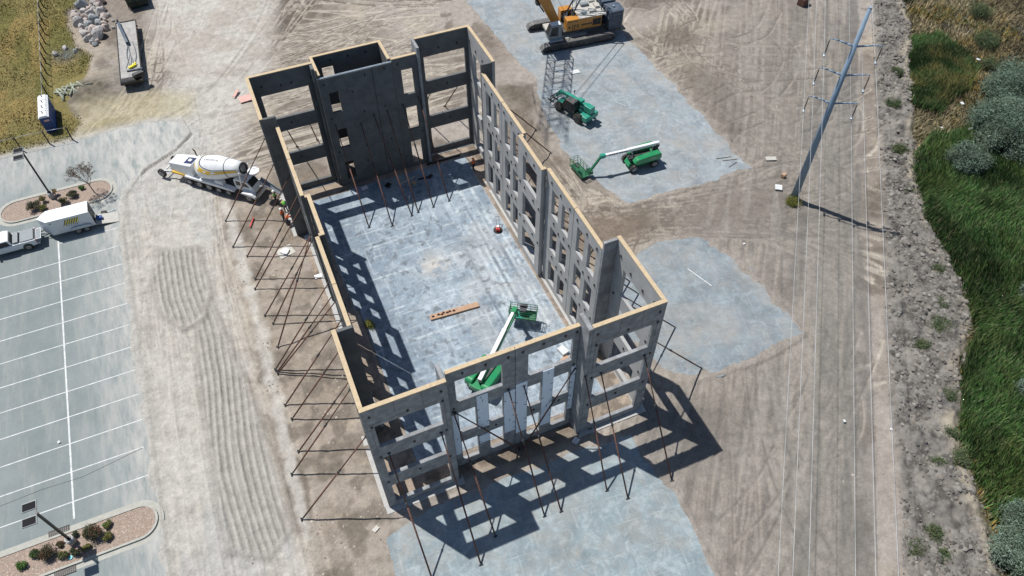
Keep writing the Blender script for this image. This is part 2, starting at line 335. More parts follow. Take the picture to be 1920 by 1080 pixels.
# grader ridges
for P,kx,ph in(([(-9.6,27),(-8.9,20.6),(-8.0,14),(-7.3,5.8),(-7.4,1.5),(-9.5,.0),(-12.2,1.6),(-12.2,8.8),(-12,18.8),(-11.2,23.5)],1,0),([(-13.3,35.4),(-9.9,34.4),(-9.6,27.5),(-10.5,24.9),(-12.4,24.4),(-14.2,27),(-14.5,32)],1,1)):
    s=sdf(X,Y,P)+.5*(n_mid-.5); e=sst(.1,-.5,s); wv=np.sin((X+.5*np.sin(Y*.22+ph)+.35*fbm(X,Y,4,2,30))*2*math.pi/.56); wv=np.sign(wv)*np.abs(wv)**.6
    Z+=e*(.075*wv+.05)+.10*np.exp(-(s/.3)**2); C=lerp(C,L3(.40,.385,.35),e*.8); C=lerp(C,L3(.27,.255,.235),e*sst(.3,-.9,wv)*.6); C=lerp(C,L3(.24,.225,.20),np.exp(-((s-.15)/.3)**2)*.5)
# band of spoil along the west wall
s=sdf(X,Y,[(-6.9,-6),(-.1,-3),(-.1,44),(-4,44),(-6.8,30),(-7.4,12)]); e=sst(1,-1,s+1.5*(n_mid-.5)); C=lerp(C,L3(.34,.29,.235),e*.6); C=lerp(C,L3(.17,.145,.12),e*sst(.5,.62,fbm(X,Y,1.6,4,33))*.8); Z+=e*(fbm(X,Y,1.2,4,34)-.5)*.22
e=sst(.35,-.3,sdf(X,Y,[(-6.9,0),(-6.2,0),(-5.4,20),(-5.6,40),(-6.4,40),(-6.5,20)])+1.1*(fbm(X,Y,1.1,4,40)-.5)); C=lerp(C,L3(.50,.48,.44),e*.8)
C=lerp(C,L3(.20,.165,.13),sst(1.2,-.8,sdf(X,Y,[(-1.6,31),(.9,31),(6.4,38),(5,42),(-1.6,41)])+1.5*(n_mid-.5))*.7)
# trench inside the walls and dirt in the building
e=sst(.3,-.3,sdf(X,Y,[(.3,.3),(22.2,.3),(22.2,38.6),(.3,38.6)])); C=lerp(C,L3(.36,.285,.22),e*.7); C=lerp(C,L3(.16,.13,.105),e*sst(.5,.62,fbm(X,Y,1.3,4,35))*.8); Z+=e*(fbm(X,Y,1.0,4,36)-.55)*.18
# dark earth heaps near the crane slab, mound by the fence
for (cx,cy,rx,ry,h,cc) in((30.2,45.2,2.4,1.8,.35,(.12,.10,.078)),(31.3,42.6,1.6,1.8,.4,(.12,.10,.078)),(29,39,1.6,4.5,.25,(.165,.135,.105)),(-18.2,66.6,2.6,2.6,.9,(.13,.115,.085)),(-16.6,59.4,1.6,.9,.3,(.16,.14,.085)),(50.6,29,1.4,1.2,.3,(.14,.11,.08)),(9.3,-3.6,.9,.5,.12,(.075,.055,.03)),(12.5,.0,3,.7,.18,(.13,.105,.08)),(56,12,4,1.5,.2,(.17,.15,.12)),(33.5,19.6,2,1.4,.1,(.15,.125,.1)),(28.5,19.5,5,3,.06,(.20,.16,.125)),(25.5,-3.5,4.5,3,.06,(.15,.13,.11)),(27,34,2.2,7,.06,(.19,.155,.12)),(44,17.5,6,2.5,.06,(.20,.165,.13)),(53,36,3,7,.08,(.17,.148,.12)),(60,70,8,7,.08,(.16,.145,.125)),(49,13.5,3.5,.8,.12,(.16,.14,.11)),(-13.5,68,2,4,.15,(.24,.225,.2)),(57.5,58,5,3,.3,(.15,.13,.11)),(56,48,3,3,.2,(.17,.145,.12)),(66,60,3,2,.8,(.16,.13,.1))):
    e=np.exp(-((X-cx)/rx)**2-((Y-cy)/ry)**2); e=e*(.55+.9*n_mid); Z+=h*e*(.6+.8*n_fine); C=lerp(C,cc,np.clip(e*1.3,0,1)*.85)
e=sst(2,-1,sdf(X,Y,[(-20,57.8),(-8,57.8),(-7,61),(-13,64),(-19.5,64)])+2*(n_mid-.5)); C=lerp(C,L3(.42,.37,.23),e*.6)
# haul road greyer, bank of broken clods, ground under the reeds
p_=(X-33)*.776-(Y+3)*.63
e=sst(-16,-5,p_+6*(n_big-.5))*sst(9.5,8.5,p_+1.2*(n_mid-.5)); C=lerp(C,L3(.205,.188,.17),e*.6); sl_=fbm(p_*1.0,((X-33)*.63+(Y+3)*.776)*.12,.9,4,301); C=lerp(C,L3(.135,.128,.12),e*sst(.48,.64,sl_)*sst(-4,4,p_)*.5); C=lerp(C,L3(.30,.28,.25),e*sst(.58,.7,fbm(p_,((X-33)*.63+(Y+3)*.776)*.15,1.1,4,305))*.5)
e=sst(2.5,5,p_)*sst(9,7,p_)*sst(40,20,Y); C=lerp(C,L3(.205,.195,.175),e*.45)
sb=sdf(X,Y,BANKW); sv=sdf(X,Y,VEG)
e=sst(.4,-.6,sb+1.0*(n_mid-.5))*sst(-1.5,.3,sv); C=lerp(C,L3(.185,.173,.158),e*.95); Z+=e*((fbm(X,Y,1.5,5,50,.7)-.4)*1.5+.2)
C=lerp(C,L3(.085,.08,.072),e*sst(.5,.6,fbm(X,Y,.9,5,52,.7))*.85); C=lerp(C,L3(.25,.235,.215),e*sst(.55,.65,fbm(X,Y,.55,3,57,.7))*.6); C=lerp(C,L3(.27,.25,.225),e*sst(.55,.68,fbm(X,Y,2.5,4,53))*.8)
e=np.exp(-((sv-.1+2.2*(n_mid-.5))/.55)**2); C=lerp(C,L3(.37,.325,.25),e*.75*sst(.35,.55,fbm(X,Y,4,3,66)))
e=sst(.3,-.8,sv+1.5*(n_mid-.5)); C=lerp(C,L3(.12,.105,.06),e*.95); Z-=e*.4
e=sst(-.5,-3,sv)*sst(17,23,Y-.25*(X-75)+4*(n_big-.5)); C=lerp(C,L3(.20,.165,.10),e*.9); C=lerp(C,L3(.30,.21,.06),e*sst(.55,.65,fbm(X,Y,5,4,61))*.7); C=lerp(C,L3(.13,.125,.115),e*sst(.55,.68,fbm(X,Y,4,4,62))*.8)
# grass field
sg=sdf(X,Y,GRASS)+1.6*(n_mid-.5); e=sst(.4,-.5,sg); C=lerp(C,L3(.20,.17,.065),e); C=lerp(C,L3(.27,.20,.075),e*sst(.5,.64,fbm(X,Y,5,4,71))*.8); C=lerp(C,L3(.13,.13,.04),e*sst(.48,.62,fbm(X*1.4,Y*.3,3,4,72))*.7); Z+=e*.06
C=lerp(C,L3(.13,.15,.16),np.exp(-((X+20.6)/1.6)**2-((Y-76.3)/1.6)**2)*.9)
# hard surfaces lie over the ground: sink it there, let loose dirt lap over their edges
Z=np.where(np.hypot(X-16,Y-35)>160,0,Z)
for P,ed,am in((NSLAB,1.1,1.5),(ESLAB,1.5,2.0),(SSLAB,.9,1.2),(BSLAB,.25,.25),(ROAD,.8,1.0)):
    s=sdf(X,Y,P); t=sst(-ed,.15,s+am*(fbm(X,Y,1.7,5,80,.6)-.5)); Z=(-.07)*(1-t)+(np.where(s<.3,.05+np.abs(Z)*.25,Z))*t
    nr=np.exp(-((s+.2)/.9)**2); C=lerp(C,L3(.44,.43,.40) if P is ROAD else L3(.33,.295,.26),nr*(.8 if P is ROAD else .45))
for cy,xa,xb,rr in((47.3,-26.6,-18.7,1.75),(6.55,-70,-18.2,1.45)):
    Z=np.where((X>xa-rr)&(X<xb+rr)&(abs(Y-cy)<rr+.1),-.1,Z)
nx,ny=X.shape; idx=np.arange(nx*ny).reshape(nx,ny)
Fq=np.stack([idx[:-1,:-1],idx[1:,:-1],idx[1:,1:],idx[:-1,1:]],-1).reshape(-1,4)
g=quick('ground',np.stack([X,Y,Z],-1).reshape(-1,3),Fq,M['ground'],cols=np.clip(C,0.01,.9).reshape(-1,3)); g['kind']='structure'
def gz(x,y):
    i=min(max(int(np.searchsorted(ax,x)),0),nx-1); j=min(max(int(np.searchsorted(ay,y)),0),ny-1); return float(Z[i,j])
# ------------------------------------------------------------------ slabs and paving
FLOORDEF=1
def slab(name,P,top,mat,rough_edge=.0,seed=0):
    pts=[]
    for (x0,y0),(x1,y1) in zip(P,P[1:]+P[:1]):
        L=math.hypot(x1-x0,y1-y0); n=max(1,int(L/.5)) if L<60 and rough_edge else 1
        for k in range(n):
            t=k/n; x=x0+(x1-x0)*t; y=y0+(y1-y0)*t
            if rough_edge: x+=rough_edge*(float(fbm(np.array(x),np.array(y),2.,4,seed))-.5)*2; y+=rough_edge*(float(fbm(np.array(x),np.array(y),2.,4,seed+9))-.5)*2
            pts.append((x,y))
    o=MB().prism(pts,top-.12,top).build(name,mat); o['kind']='structure'; return o
fx=np.arange(2.7,20.401,.075); fy=np.arange(2.2,36.6,.075); FX,FY=np.meshgrid(fx,fy,indexing='ij')
FC=np.ones(FX.shape+(3,))*L3(.275,.335,.395)
FC=lerp(FC,L3(.20,.25,.305),sst(.4,.62,fbm(FX,FY,5,5,201))*.8); FC=lerp(FC,L3(.36,.425,.48),sst(.5,.66,fbm(FX,FY,3.4,6,203,.65))*.5)
FC=lerp(FC,L3(.19,.235,.285),sst(.52,.66,fbm(FX,FY,.9,6,204,.7))*.6); FC=lerp(FC,L3(.42,.48,.53),sst(.56,.68,fbm(FX,FY,1.6,6,205,.7))*.4)
rr=random.Random(21); segs=[]
for y in(6.1,10.3,14.6,18.7,23.0,27.2,31.4): segs.append((2.9,y,20.4,y,.10,.8))
for x in(6.6,11.2,15.6): segs.append((x,2.3,x,36.4,.07,.45))
for k in range(46):
    w_=rr.choice((1.4,2.6,4.2,5.6,7.5)); h__=rr.choice((.9,1.6,2.6,3.6)); x=rr.uniform(3.4,19-w_*.6); y=rr.uniform(3,35-h__); a=rr.uniform(.3,.9); x1_=min(20.2,x+w_)
    segs+=[(x,y,x1_,y,.055,a),(x,y+h__,x1_,y+h__,.055,a),(x,y,x,y+h__,.055,a),(x1_,y,x1_,y+h__,.055,a)]
for x in(15.9,16.5,17.2,17.8,18.5,19.1,19.6): segs.append((x,rr.uniform(3,12),x,rr.uniform(22,36),rr.choice((.08,.13,.2)),rr.uniform(.4,.9)))
ln=np.zeros(FX.shape)
for x0,y0,x1_,y1_,wd,a in segs:
    if x0==x1_: d=np.abs(FX-x0); t_=((FY>y0)&(FY<y1_))
    else: d=np.abs(FY-y0); t_=((FX>x0)&(FX<x1_))
    ln=np.maximum(ln,a*np.exp(-(d/wd)**2)*t_)
ln*=sst(.3,.6,fbm(FX,FY,1.1,4,207,.6)); FC=lerp(FC,L3(.56,.62,.65),ln*.8)
dk_=np.zeros(FX.shape)
for x in(15.3,17.5,18.85): dk_=np.maximum(dk_,np.exp(-((FX-x)/.16)**2)*(FY<29)*(FY>5))
FC=lerp(FC,L3(.14,.17,.21),dk_*sst(.35,.6,fbm(FX,FY*.3,1.5,4,208))*.7)
FC=lerp(FC,L3(.48,.46,.43),np.exp(-((FX-11.6)/1.6)**2-((FY-22.4)/1.3)**2)*sst(.3,.5,fbm(FX,FY,.9,4,209))*.9)
FC=lerp(FC,L3(.42,.42,.41),sst(.6,.72,fbm(FX,FY,4,5,210))*.35)
es=np.minimum(np.minimum(FX-2.7,20.4-FX),np.minimum(FY-2.2,36.6-FY)); FC=lerp(FC,L3(.45,.43,.40),np.exp(-(es/.12)**2)*.7)
FC=lerp(FC,L3(.10,.11,.12),sst(.70,.76,fbm(FX,FY,.5,2,211))*.5)
m0,m1=FX.shape; ii=np.arange(m0*m1).reshape(m0,m1); fz=np.full(FX.shape,.045)+.004*fbm(FX,FY,.6,2,212)
cut=(FX[:-1,:-1]<6.7)&(FY[:-1,:-1]>36.25)|(FX[:-1,:-1]<3.2)&(FY[:-1,:-1]<20)
q4=np.stack([ii[:-1,:-1],ii[1:,:-1],ii[1:,1:],ii[:-1,1:]],-1)[~cut]
o=quick('concrete_floor',np.stack([FX,FY,fz],-1).reshape(-1,3),q4,mk_attr('floor_concrete',.8,.12),cols=FC.reshape(-1,3)); o['kind']='structure'
o.modifiers.new('s','SOLIDIFY').thickness=.12
slab('concrete_pad',NSLAB,.03,mk_slab('north_slab',(.285,.33,.36),(.43,.47,.49),.6,(5.2,3.6),.4,.4,.44),.5,3)
slab('concrete_pad',ESLAB,.03,mk_slab('east_slab',(.25,.295,.325),(.36,.405,.43),.6,(3,2.4),.5,.2,.44),.8,5)
slab('concrete_pad',SSLAB,.03,mk_slab('south_slab',(.26,.325,.355),(.43,.49,.51),.6,(3.4,2.2),.5,.1,.46),.4,7)
def mk_asph():
    m,t,b=nodes('asphalt'); N=t.nodes.new; Lk=t.links.new; tc=N('ShaderNodeTexCoord')
    def noise(s,d,r,sc=None):
        n=N('ShaderNodeTexNoise'); n.inputs['Scale'].default_value=s; n.inputs['Detail'].default_value=d; n.inputs['Roughness'].default_value=r
        if sc: mp=N('ShaderNodeMapping'); mp.inputs['Scale'].default_value=sc[0]; mp.inputs['Rotation'].default_value=(0,0,sc[1]); Lk(tc.outputs['Object'],mp.inputs[0]); Lk(mp.outputs[0],n.inputs['Vector'])
        else: Lk(tc.outputs['Object'],n.inputs['Vector'])
        return n.outputs[0]
    def mr(s,a,b_,c,d):
        r=N('ShaderNodeMapRange'); r.inputs[1].default_value=a; r.inputs[2].default_value=b_; r.inputs[3].default_value=c; r.inputs[4].default_value=d; Lk(s,r.inputs[0]); return r.outputs[0]
    def mix(f,a,b_):
        x=N('ShaderNodeMix'); x.data_type='RGBA'; Lk(f,x.inputs[0])
        for v,i in((a,6),(b_,7)):
            if isinstance(v,tuple): x.inputs[i].default_value=(*v,1)
            else: Lk(v,x.inputs[i])
        return x.outputs[2]
    out=mix(mr(noise(.3,8,.7),.35,.65,0,1),(.175,.212,.216),(.23,.265,.268))
    out=mix(mr(noise(9,6,.8),.4,.7,0,.35),out,(.12,.14,.14))
    out=mix(mr(noise(1.1,8,.7,((1,.12,1),-.35)),.5,.75,0,.55),out,(.37,.36,.33))
    sx=N('ShaderNodeSeparateXYZ'); Lk(tc.outputs['Object'],sx.inputs[0])
    ex=mr(sx.outputs[0],-22,-15.5,.06,.9); ey=mr(sx.outputs[1],46,54,0,.6)
    ad=N('ShaderNodeMath'); ad.operation='MAXIMUM'; Lk(ex,ad.inputs[0]); Lk(ey,ad.inputs[1])
    mu=N('ShaderNodeMath'); mu.operation='MULTIPLY'; Lk(ad.outputs[0],mu.inputs[0]); Lk(mr(noise(.9,9,.75,((1.3,.3,1),.55)),.35,.60,.1,1.3),mu.inputs[1])
    out=mix(mu.outputs[0],out,(.45,.445,.42)); Lk(out,b.inputs['Base Color']); b.inputs['Roughness'].default_value=.9
    bp=N('ShaderNodeBump'); bp.inputs['Strength'].default_value=.2; bp.inputs['Distance'].default_value=.02; Lk(noise(25,4,.7),bp.inputs['Height']); Lk(bp.outputs[0],b.inputs['Normal']); return m
M['asph']=mk_asph()
slab('parking_lot',ROAD,.02,M['asph'])
# painted stall lines
b=MB()
def line(x0,y0,x1,y1,w=.09,z=.026):
    d=Vector((x1-x0,y1-y0,0)).normalized(); n=Vector((-d.y,d.x,0))*w/2
    b.add([(x0-n.x,y0-n.y,z),(x1-n.x,y1-n.y,z),(x1+n.x,y1+n.y,z),(x0+n.x,y0+n.y,z)],[(0,1,2,3)])
ys=[22.755-(i-4.5)*2.74 for i in range(-2,10)]
for i,y in enumerate(ys):
    for xa,xb in((-28.4,-22.87),(-22.73,-17.15+.25*random.random())):
        if xa<-25 and i<1: continue
        line(xa,y,xb,y)
line(-22.8,8.9,-22.8,41.0,.14)
b.build('parking_lines',M['paint'])['kind']='structure'
b=MB(); b.path([(-28.4,12.3,.023),(-25,12.5,.023),(-22,12.35,.023),(-17.3,13.1,.023)],.018,4); b.build('asphalt_seam',M['groove'])['kind']='structure'
# ---- kerbed islands
def capsule(cy,xa,xb,r,n=14):
    P=[]
    for k in range(n+1): t=-math.pi/2+math.pi*k/n; P.append((xb+r*math.cos(t),cy+r*math.sin(t)))
    for k in range(n+1): t=math.pi/2+math.pi*k/n; P.append((xa+r*math.cos(t),cy+r*math.sin(t)))
    return P
def island(cy,xa,xb,r):
    o_=capsule(cy,xa,xb,r); i_=capsule(cy,xa,xb,r-.17); g_=capsule(cy,xa,xb,r+.42); n=len(o_)
    b=MB(); z=.16; V=[(x,y,.0) for x,y in o_]+[(x,y,z) for x,y in o_]+[(x,y,z) for x,y in i_]+[(x,y,.05) for x,y in i_]
    b.add(V,[(k*n+i,k*n+(i+1)%n,(k+1)*n+(i+1)%n,(k+1)*n+i) for k in range(3) for i in range(n)])
    b.add([(x,y,.024) for x,y in g_]+[(x,y,.024) for x,y in o_],[(i,(i+1)%n,n+(i+1)%n,n+i) for i in range(n)])
    b.build('kerb',M['kerb'])['kind']='structure'
    MB().prism(i_,-.05,.10).build('planting_bed',mk('bed_soil',(.30,.235,.19),.9,var=.3,sc=8,bump=.5,bsc=20))['kind']='structure'
    # gravel
    cnt=int((min(xb,-16)-max(xa,-30)+2)*2*r*55); V=[];Fc=[];Cc=[]
    px=rng.uniform(max(xa-r,-30),xb+r,cnt); py=rng.uniform(cy-r,cy+r,cnt); ok=sdf(px,py,i_)<-.04; px=px[ok];py=py[ok]; k=len(px)
    s=rng.uniform(.035,.075,k); base=np.array([(1,0,0),(0,1,0),(-1,0,0),(0,-1,0),(0,0,.8)]); ang=rng.uniform(0,6.3,k)
    Vv=base[None]*s[:,None,None]*rng.uniform(.7,1.3,(k,5,1)); ca,sa=np.cos(ang)[:,None],np.sin(ang)[:,None]
    Vr=np.stack([Vv[...,0]*ca-Vv[...,1]*sa+px[:,None],Vv[...,0]*sa+Vv[...,1]*ca+py[:,None],Vv[...,2]+.095],-1)
    f=np.array([(0,1,4),(1,2,4),(2,3,4),(3,0,4)]); Ff=(np.arange(k)[:,None,None]*5+f[None]).reshape(-1,3)
    pal=np.array([(.46,.34,.28),(.36,.27,.23),(.50,.42,.37),(.28,.22,.2),(.42,.37,.34)]); cc=pal[rng.integers(0,5,k)]
    o=quick('gravel',Vr.reshape(-1,3),Ff,M['rubble'],cols=np.repeat(cc,5,0)); tag(o,'pinkish landscaping gravel filling the kerbed island at y%d'%1 if 0 else None,kind='stuff')
    return o
o=island(47.3,-26.6,-18.7,1.75); tag(o,'pink brown landscaping gravel in the upper kerbed island above the trailer','gravel')
o=island(6.55,-70,-18.2,1.45); tag(o,'pink brown landscaping gravel in the lower kerbed island with two big shrubs','gravel')
def drain(x,y,which):
    t=empty('storm_drain',(x,y,.03),0,'rusty slotted storm drain grate %s'%which,'drain',None)
    MB().box(-.75,.75,-.3,.3,0,.02).build('drain_pit',M['black'],t)
    b=MB(); b.box(-.75,.75,-.3,-.25,.02,.05).box(-.75,.75,.25,.3,.02,.05)
    for k in range(11): b.box(-.75+k*.14,-.69+k*.14,-.25,.25,.02,.05)
    b.build('grate',M['grate'],t)
drain(-23.9,8.25,'in the kerb above the lower island'); drain(-23.6,4.85,'below the lower island beside the lamp shadow'); drain(-23.6,45.15,'in the kerb below the upper island')

# ------------------------------------------------------------------ the unfinished tilt-up building
BL=empty('unfinished_building',(0,0,0),0,'roofless three storey shell of grey concrete wall panels with timber capped tops','building')
H,H2,T=14.75,13.8,.30
FL=[(.75,3.55),(5.2,8.05),(9.65,12.55)]
def wall(axis_,a,c0,c1,u0,u1,z1,holes,top=None,mat='conc',name='wall_panel',z0=-.1):
    """solid panel with openings. axis 'x': runs along x, thickness c0..c1 in y."""
    us=sorted(set([u0,u1]+[h for q in holes for h in q[:2]])); zs=sorted(set([z0,z1]+[h for q in holes for h in q[2:]]))
    def solid(i,j):
        if i<0 or j<0 or i>=len(us)-1 or j>=len(zs)-1: return False
        u=(us[i]+us[i+1])/2; z=(zs[j]+zs[j+1])/2
        return not any(q[0]<u<q[1] and q[2]<z<q[3] for q in holes)
    V=[];D={};Fc=[]
    def v(i,j,s):
        k=(i,j,s)
        if k not in D:
            D[k]=len(V); c=(c0,c1)[s]; V.append((us[i],c,zs[j]) if axis_=='x' else (c,us[i],zs[j]))
        return D[k]
    fl=axis_=='x'
    for i in range(len(us)-1):
        for j in range(len(zs)-1):
            if not solid(i,j): continue
            q=[(i,j),(i+1,j),(i+1,j+1),(i,j+1)]
            f0=[v(a_,b_,0) for a_,b_ in q]; f1=[v(a_,b_,1) for a_,b_ in reversed(q)]
            Fc+= [f0,f1] if fl else [f0[::-1],f1[::-1]]
            for (di,dj,e) in((-1,0,(0,3)),(1,0,(1,2)),(0,-1,(0,1)),(0,1,(3,2))):
                if not solid(i+di,j+dj):
                    A,B_=q[e[0]],q[e[1]]; Fc.append([v(*A,0),v(*B_,0),v(*B_,1),v(*A,1)])
    me=bpy.data.meshes.new(name); me.from_pydata(V,[],Fc)
    import bmesh
    bm=bmesh.new(); bm.from_mesh(me); bmesh.ops.recalc_face_normals(bm,faces=bm.faces)
    bmesh.ops.dissolve_limit(bm,angle_limit=.01,verts=bm.verts,edges=bm.edges)
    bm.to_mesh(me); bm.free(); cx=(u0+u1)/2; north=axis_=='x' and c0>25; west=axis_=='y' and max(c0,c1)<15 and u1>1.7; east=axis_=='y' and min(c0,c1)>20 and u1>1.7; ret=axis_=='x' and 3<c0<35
    mt='conc_shade' if north or west or (ret and cx<11) or (axis_=='y' and u0>36 and 5<max(c0,c1)<17 and max(c0,c1)<13.3) else 'conc_sun' if east else mat  # tone follows sun and shade: darker north and west, paler east
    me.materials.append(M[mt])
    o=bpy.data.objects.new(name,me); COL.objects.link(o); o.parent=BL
    bv=o.modifiers.new('b','BEVEL'); bv.width=.025; bv.segments=1; bv.limit_method='ANGLE'
    if top:
        m_=MB(); w0,w1=min(c0,c1)-.012,max(c0,c1)+.012; k=u0
        while k<u1-.01:   # lengths of lumber butted end to end
            e=min(u1,k+4.8); m_.box(*((k+.004,e-.004,w0,w1) if fl else (w0,w1,k+.004,e-.004)),z1+.002,z1+.09); k=e
        m_.build('timber_cap',M['wood'],o,bevel=.008)
    return o
INS={}
def inserts(par,axis_,c,n,pts,s=.13):
    """dark brace pockets / lifting inserts on a face; n = outward sign"""
    key=(axis_,n)
    if key not in INS:
        m_=MB()
        if axis_=='x': m_.obox((0,n*.01,0),(s*1.5,.03,s)); m_.obox((0,n*.045,0),(.035,.06,s*2.4)); 
        else: m_.obox((n*.01,0,0),(.03,s*1.5,s)); m_.obox((n*.045,0,0),(.06,.035,s*2.4)); m_.obox((n*.06,0,0),(.05,s*2.2,.03))
        INS[key]=m_.mesh('lifting_insert',M['plate'])
    for u,z in pts:
        o=bpy.data.objects.new('lifting_insert',INS[key]); COL.objects.link(o); o.parent=par
        o.location=(u,c,z) if axis_=='x' else (c,u,z)
def strips(par,segs,y):  # dark raised strips imitate the shade in the panels' recessed reveal grooves
    for x0,z0,x1,z1 in segs:
        m_=MB()
        if x0==x1: m_.box(x0-.014,x0+.014,y-.006,y+.02,z0,z1)
        else: m_.box(x0,x1,y-.006,y+.02,z0-.014,z0+.014)
        m_.build('dark_groove_line',M['groove'],par)
xr=22.48
bay=lambda a,b_:[(a,b_,z0,z1) for z0,z1 in FL]
# south
p=wall('x',0,0,T,0,5.86,H,bay(.66,5.25),1)
strips(p,[(.40,9.0,.40,12.95),(5.5,9.0,5.5,12.95),(.40,12.95,5.5,12.95),(0,12.3,.4,12.3),(2.2,12.97,2.2,H-.02),(4.1,12.97,4.1,H-.02),(0,9.0,.66,9.0),(5.25,9,5.86,9),(0,8.0,.66,8.0),(0,5.2,.66,5.2),(0,4.2,.66,4.2),(5.25,8.0,5.86,8.0),(5.25,4.2,5.86,4.2)],0)
inserts(p,'x',0,-1,[(.5,13.9),(.5,12.6),(3,13.1),(5.4,13.9),(5.4,12.7),(3,8.8),(5.4,8.7),(.5,8.3),(3,4.5),(5.4,4.6),(.5,4.3)])
p=wall('x',0,0,T,16.62,xr,H,bay(17.25,21.68),1)
strips(p,[(16.95,9.0,16.95,12.95),(22.0,9.0,22.0,12.95),(16.95,12.95,22.0,12.95),(18.8,12.97,18.8,H-.02),(20.6,12.97,20.6,H-.02),(16.62,9.0,17.25,9.0),(21.68,9,22.48,9),(16.62,8.0,17.25,8.0),(21.68,8.0,22.48,8.0),(21.68,4.2,22.48,4.2)],0)
inserts(p,'x',0,-1,[(17,13.9),(17,12.6),(19.5,13.1),(22,13.9),(22,12.7),(19.5,8.8),(22,8.7),(17,8.3),(19.5,4.5),(22,4.6),(17,4.3)])
CY=1.15
def centre(x0,x1,holes,ins):
    q=wall('x',0,CY,CY+T,x0,x1,H2,holes,1); inserts(q,'x',CY,-1,ins); return q
bh=lambda a,b_:(a,b_,9.8,12.6)
wn=lambda a,b_:[(a,b_,5.3,8.3),(a,b_,.82,3.85)]
pL=centre(6.12,11.21,[bh(6.7,10.25)]+wn(6.7,8.08)+wn(9.08,10.25),[(7.3,13.3),(9,13.3),(10.7,13.2),(6.4,9.1),(8.5,9.4),(6.4,4.6),(8.6,4.6),(8.6,8.9),(9.6,4.5),(10.7,4.6)])
pR=centre(11.25,16.25,[bh(12.25,15.8)]+wn(12.25,13.4)+wn(14.4,15.78),[(11.8,13.2),(13.4,13.3),(15.1,13.3),(16.0,13.3),(13.9,9.3),(16.0,9.2),(12.8,4.6),(13.9,4.6),(15,4.6),(16,4.6)])
fo=MB()
def foam(par,x0,x1,z0,z1,skip=()):
    z=z0; k=0
    while z<z1-.05:
        h=min(z1-z,random.choice((.55,.62,.7,1.2)))
        if not any(a<z+h/2<b_ for a,b_ in skip):
            MB().box(x0+random.uniform(0,.02),x1-random.uniform(0,.02),CY-.055,CY-.003,z+.012,z+h).build('foam_board',M['foam'],par)
        z+=h
foam(pL,6.14,6.62,2.1,8.3); foam(pL,8.14,9.04,2.55,9.65,((4.2,4.9),)); foam(pL,10.29,11.2,2.65,8.8)
foam(pR,11.26,12.19,1.95,9.3); foam(pR,13.44,14.36,1.6,9.75); foam(pR,15.83,16.24,2.65,8.9)
m_=MB()
for par,xs in((pL,(8.14,10.29)),(pR,(11.26,13.44,15.83))):
    for x in xs:
        for k in range(6): MB().obox((x+random.choice((.06,.8 if x<15 else .35)),CY-.06,3+k*.95+U(-.2,.2)),(.24,.02,.05),0,0,U(-.3,.3)).build('foam_tape',M['plate'],par)
w1=wall('y',0,5.58,5.86,T,1.6,H,[]); w2=wall('y',0,16.28,16.6,-.02,1.6,H,[])
# west and east long walls, mirrored
for sgn,name in((1,'w'),(-1,'e')):
    mx=(lambda x:x) if sgn==1 else (lambda x:xr-x)
    def wy(x,y0,y1,z,h,top=1):
        a,b_=mx(x),mx(x+T); q=wall('y',0,min(a,b_),max(a,b_),y0,y1,z,h,top)
        inner=mx(x+T); 
        return q,inner
    cb=[(1.75,5.4,z0,z1) for z0,z1 in FL]; q,inn=wy(0,T+.01,7.0,H,cb); inserts(q,'y',inn,sgn,[(1,13.7),(2.6,13.2),(4.4,13.2),(6,13.6),(1,8.8),(3.5,8.9),(6.2,8.9),(1,4.5),(3.5,4.5),(6.2,4.5)])
    q,inn=wy(0,31.9,38.54,H,[(33.5,37.1,z0,z1) for z0,z1 in FL]); inserts(q,'y',inn,sgn,[(32.7,13.6),(34.5,13.3),(36.3,13.3),(38,13.6),(32.7,8.9),(35,8.9),(38,8.9),(35,4.5)])
    wy4=lambda *a:[(u0,u1,z0,z1) for u0,u1 in a for z0,z1 in FL]
    for y0,y1,hs in((7.01,11.78,((7.8,9.03),(9.75,11.0))),(11.82,17.0,((12.55,13.8),(14.53,15.77))),(22.0,26.88,((22.95,24.2),(24.95,26.15))),(26.92,31.89,((27.6,28.85),(29.62,30.88)))):
        q,inn=wy(1.15,y0,y1,H2,wy4(*hs)); a0,a1=hs[0]; b0,b1=hs[1]; m1=(a1+b0)/2
        inserts(q,'y',inn,sgn,[(a0-.1,13.2),(m1,13.2),(b1+.1,13.2),(a0+.6,9.0),(b0+.6,9.0),(m1+.0,8.6),(a0+.6,4.6),(b0+.6,4.6),(m1,4.2),(a0-.4,9.1),(a0-.4,4.6)])
    q,inn=wy(1.62,17.0,22.0,H2,[(17.95,20.85,z0,z1) for z0,z1 in FL]); inserts(q,'y',inn,sgn,[(18.5,13.2),(20.2,13.2),(18.5,9),(20.4,9),(17.3,9),(17.3,4.6),(18.5,4.6),(20.4,4.6),(21.4,9),(21.4,4.6)])
    for ya,yb in((17.0,17.3),(21.7,22.0)):
        a,b_=mx(1.46),mx(1.61); wall('x',0,ya,yb,min(a,b_),max(a,b_),H2,[],1)
    # unpainted returns that carry no timber
    for ya,yb in((6.72,6.99),(31.9,32.18)):
        a,b_=mx(T+.005),mx(1.46 if ya<10 else 1.44); yb_=yb
        wall('x',0,(7.0 if 0 else ya),yb_,min(a,b_),max(a,b_),H,[],0)
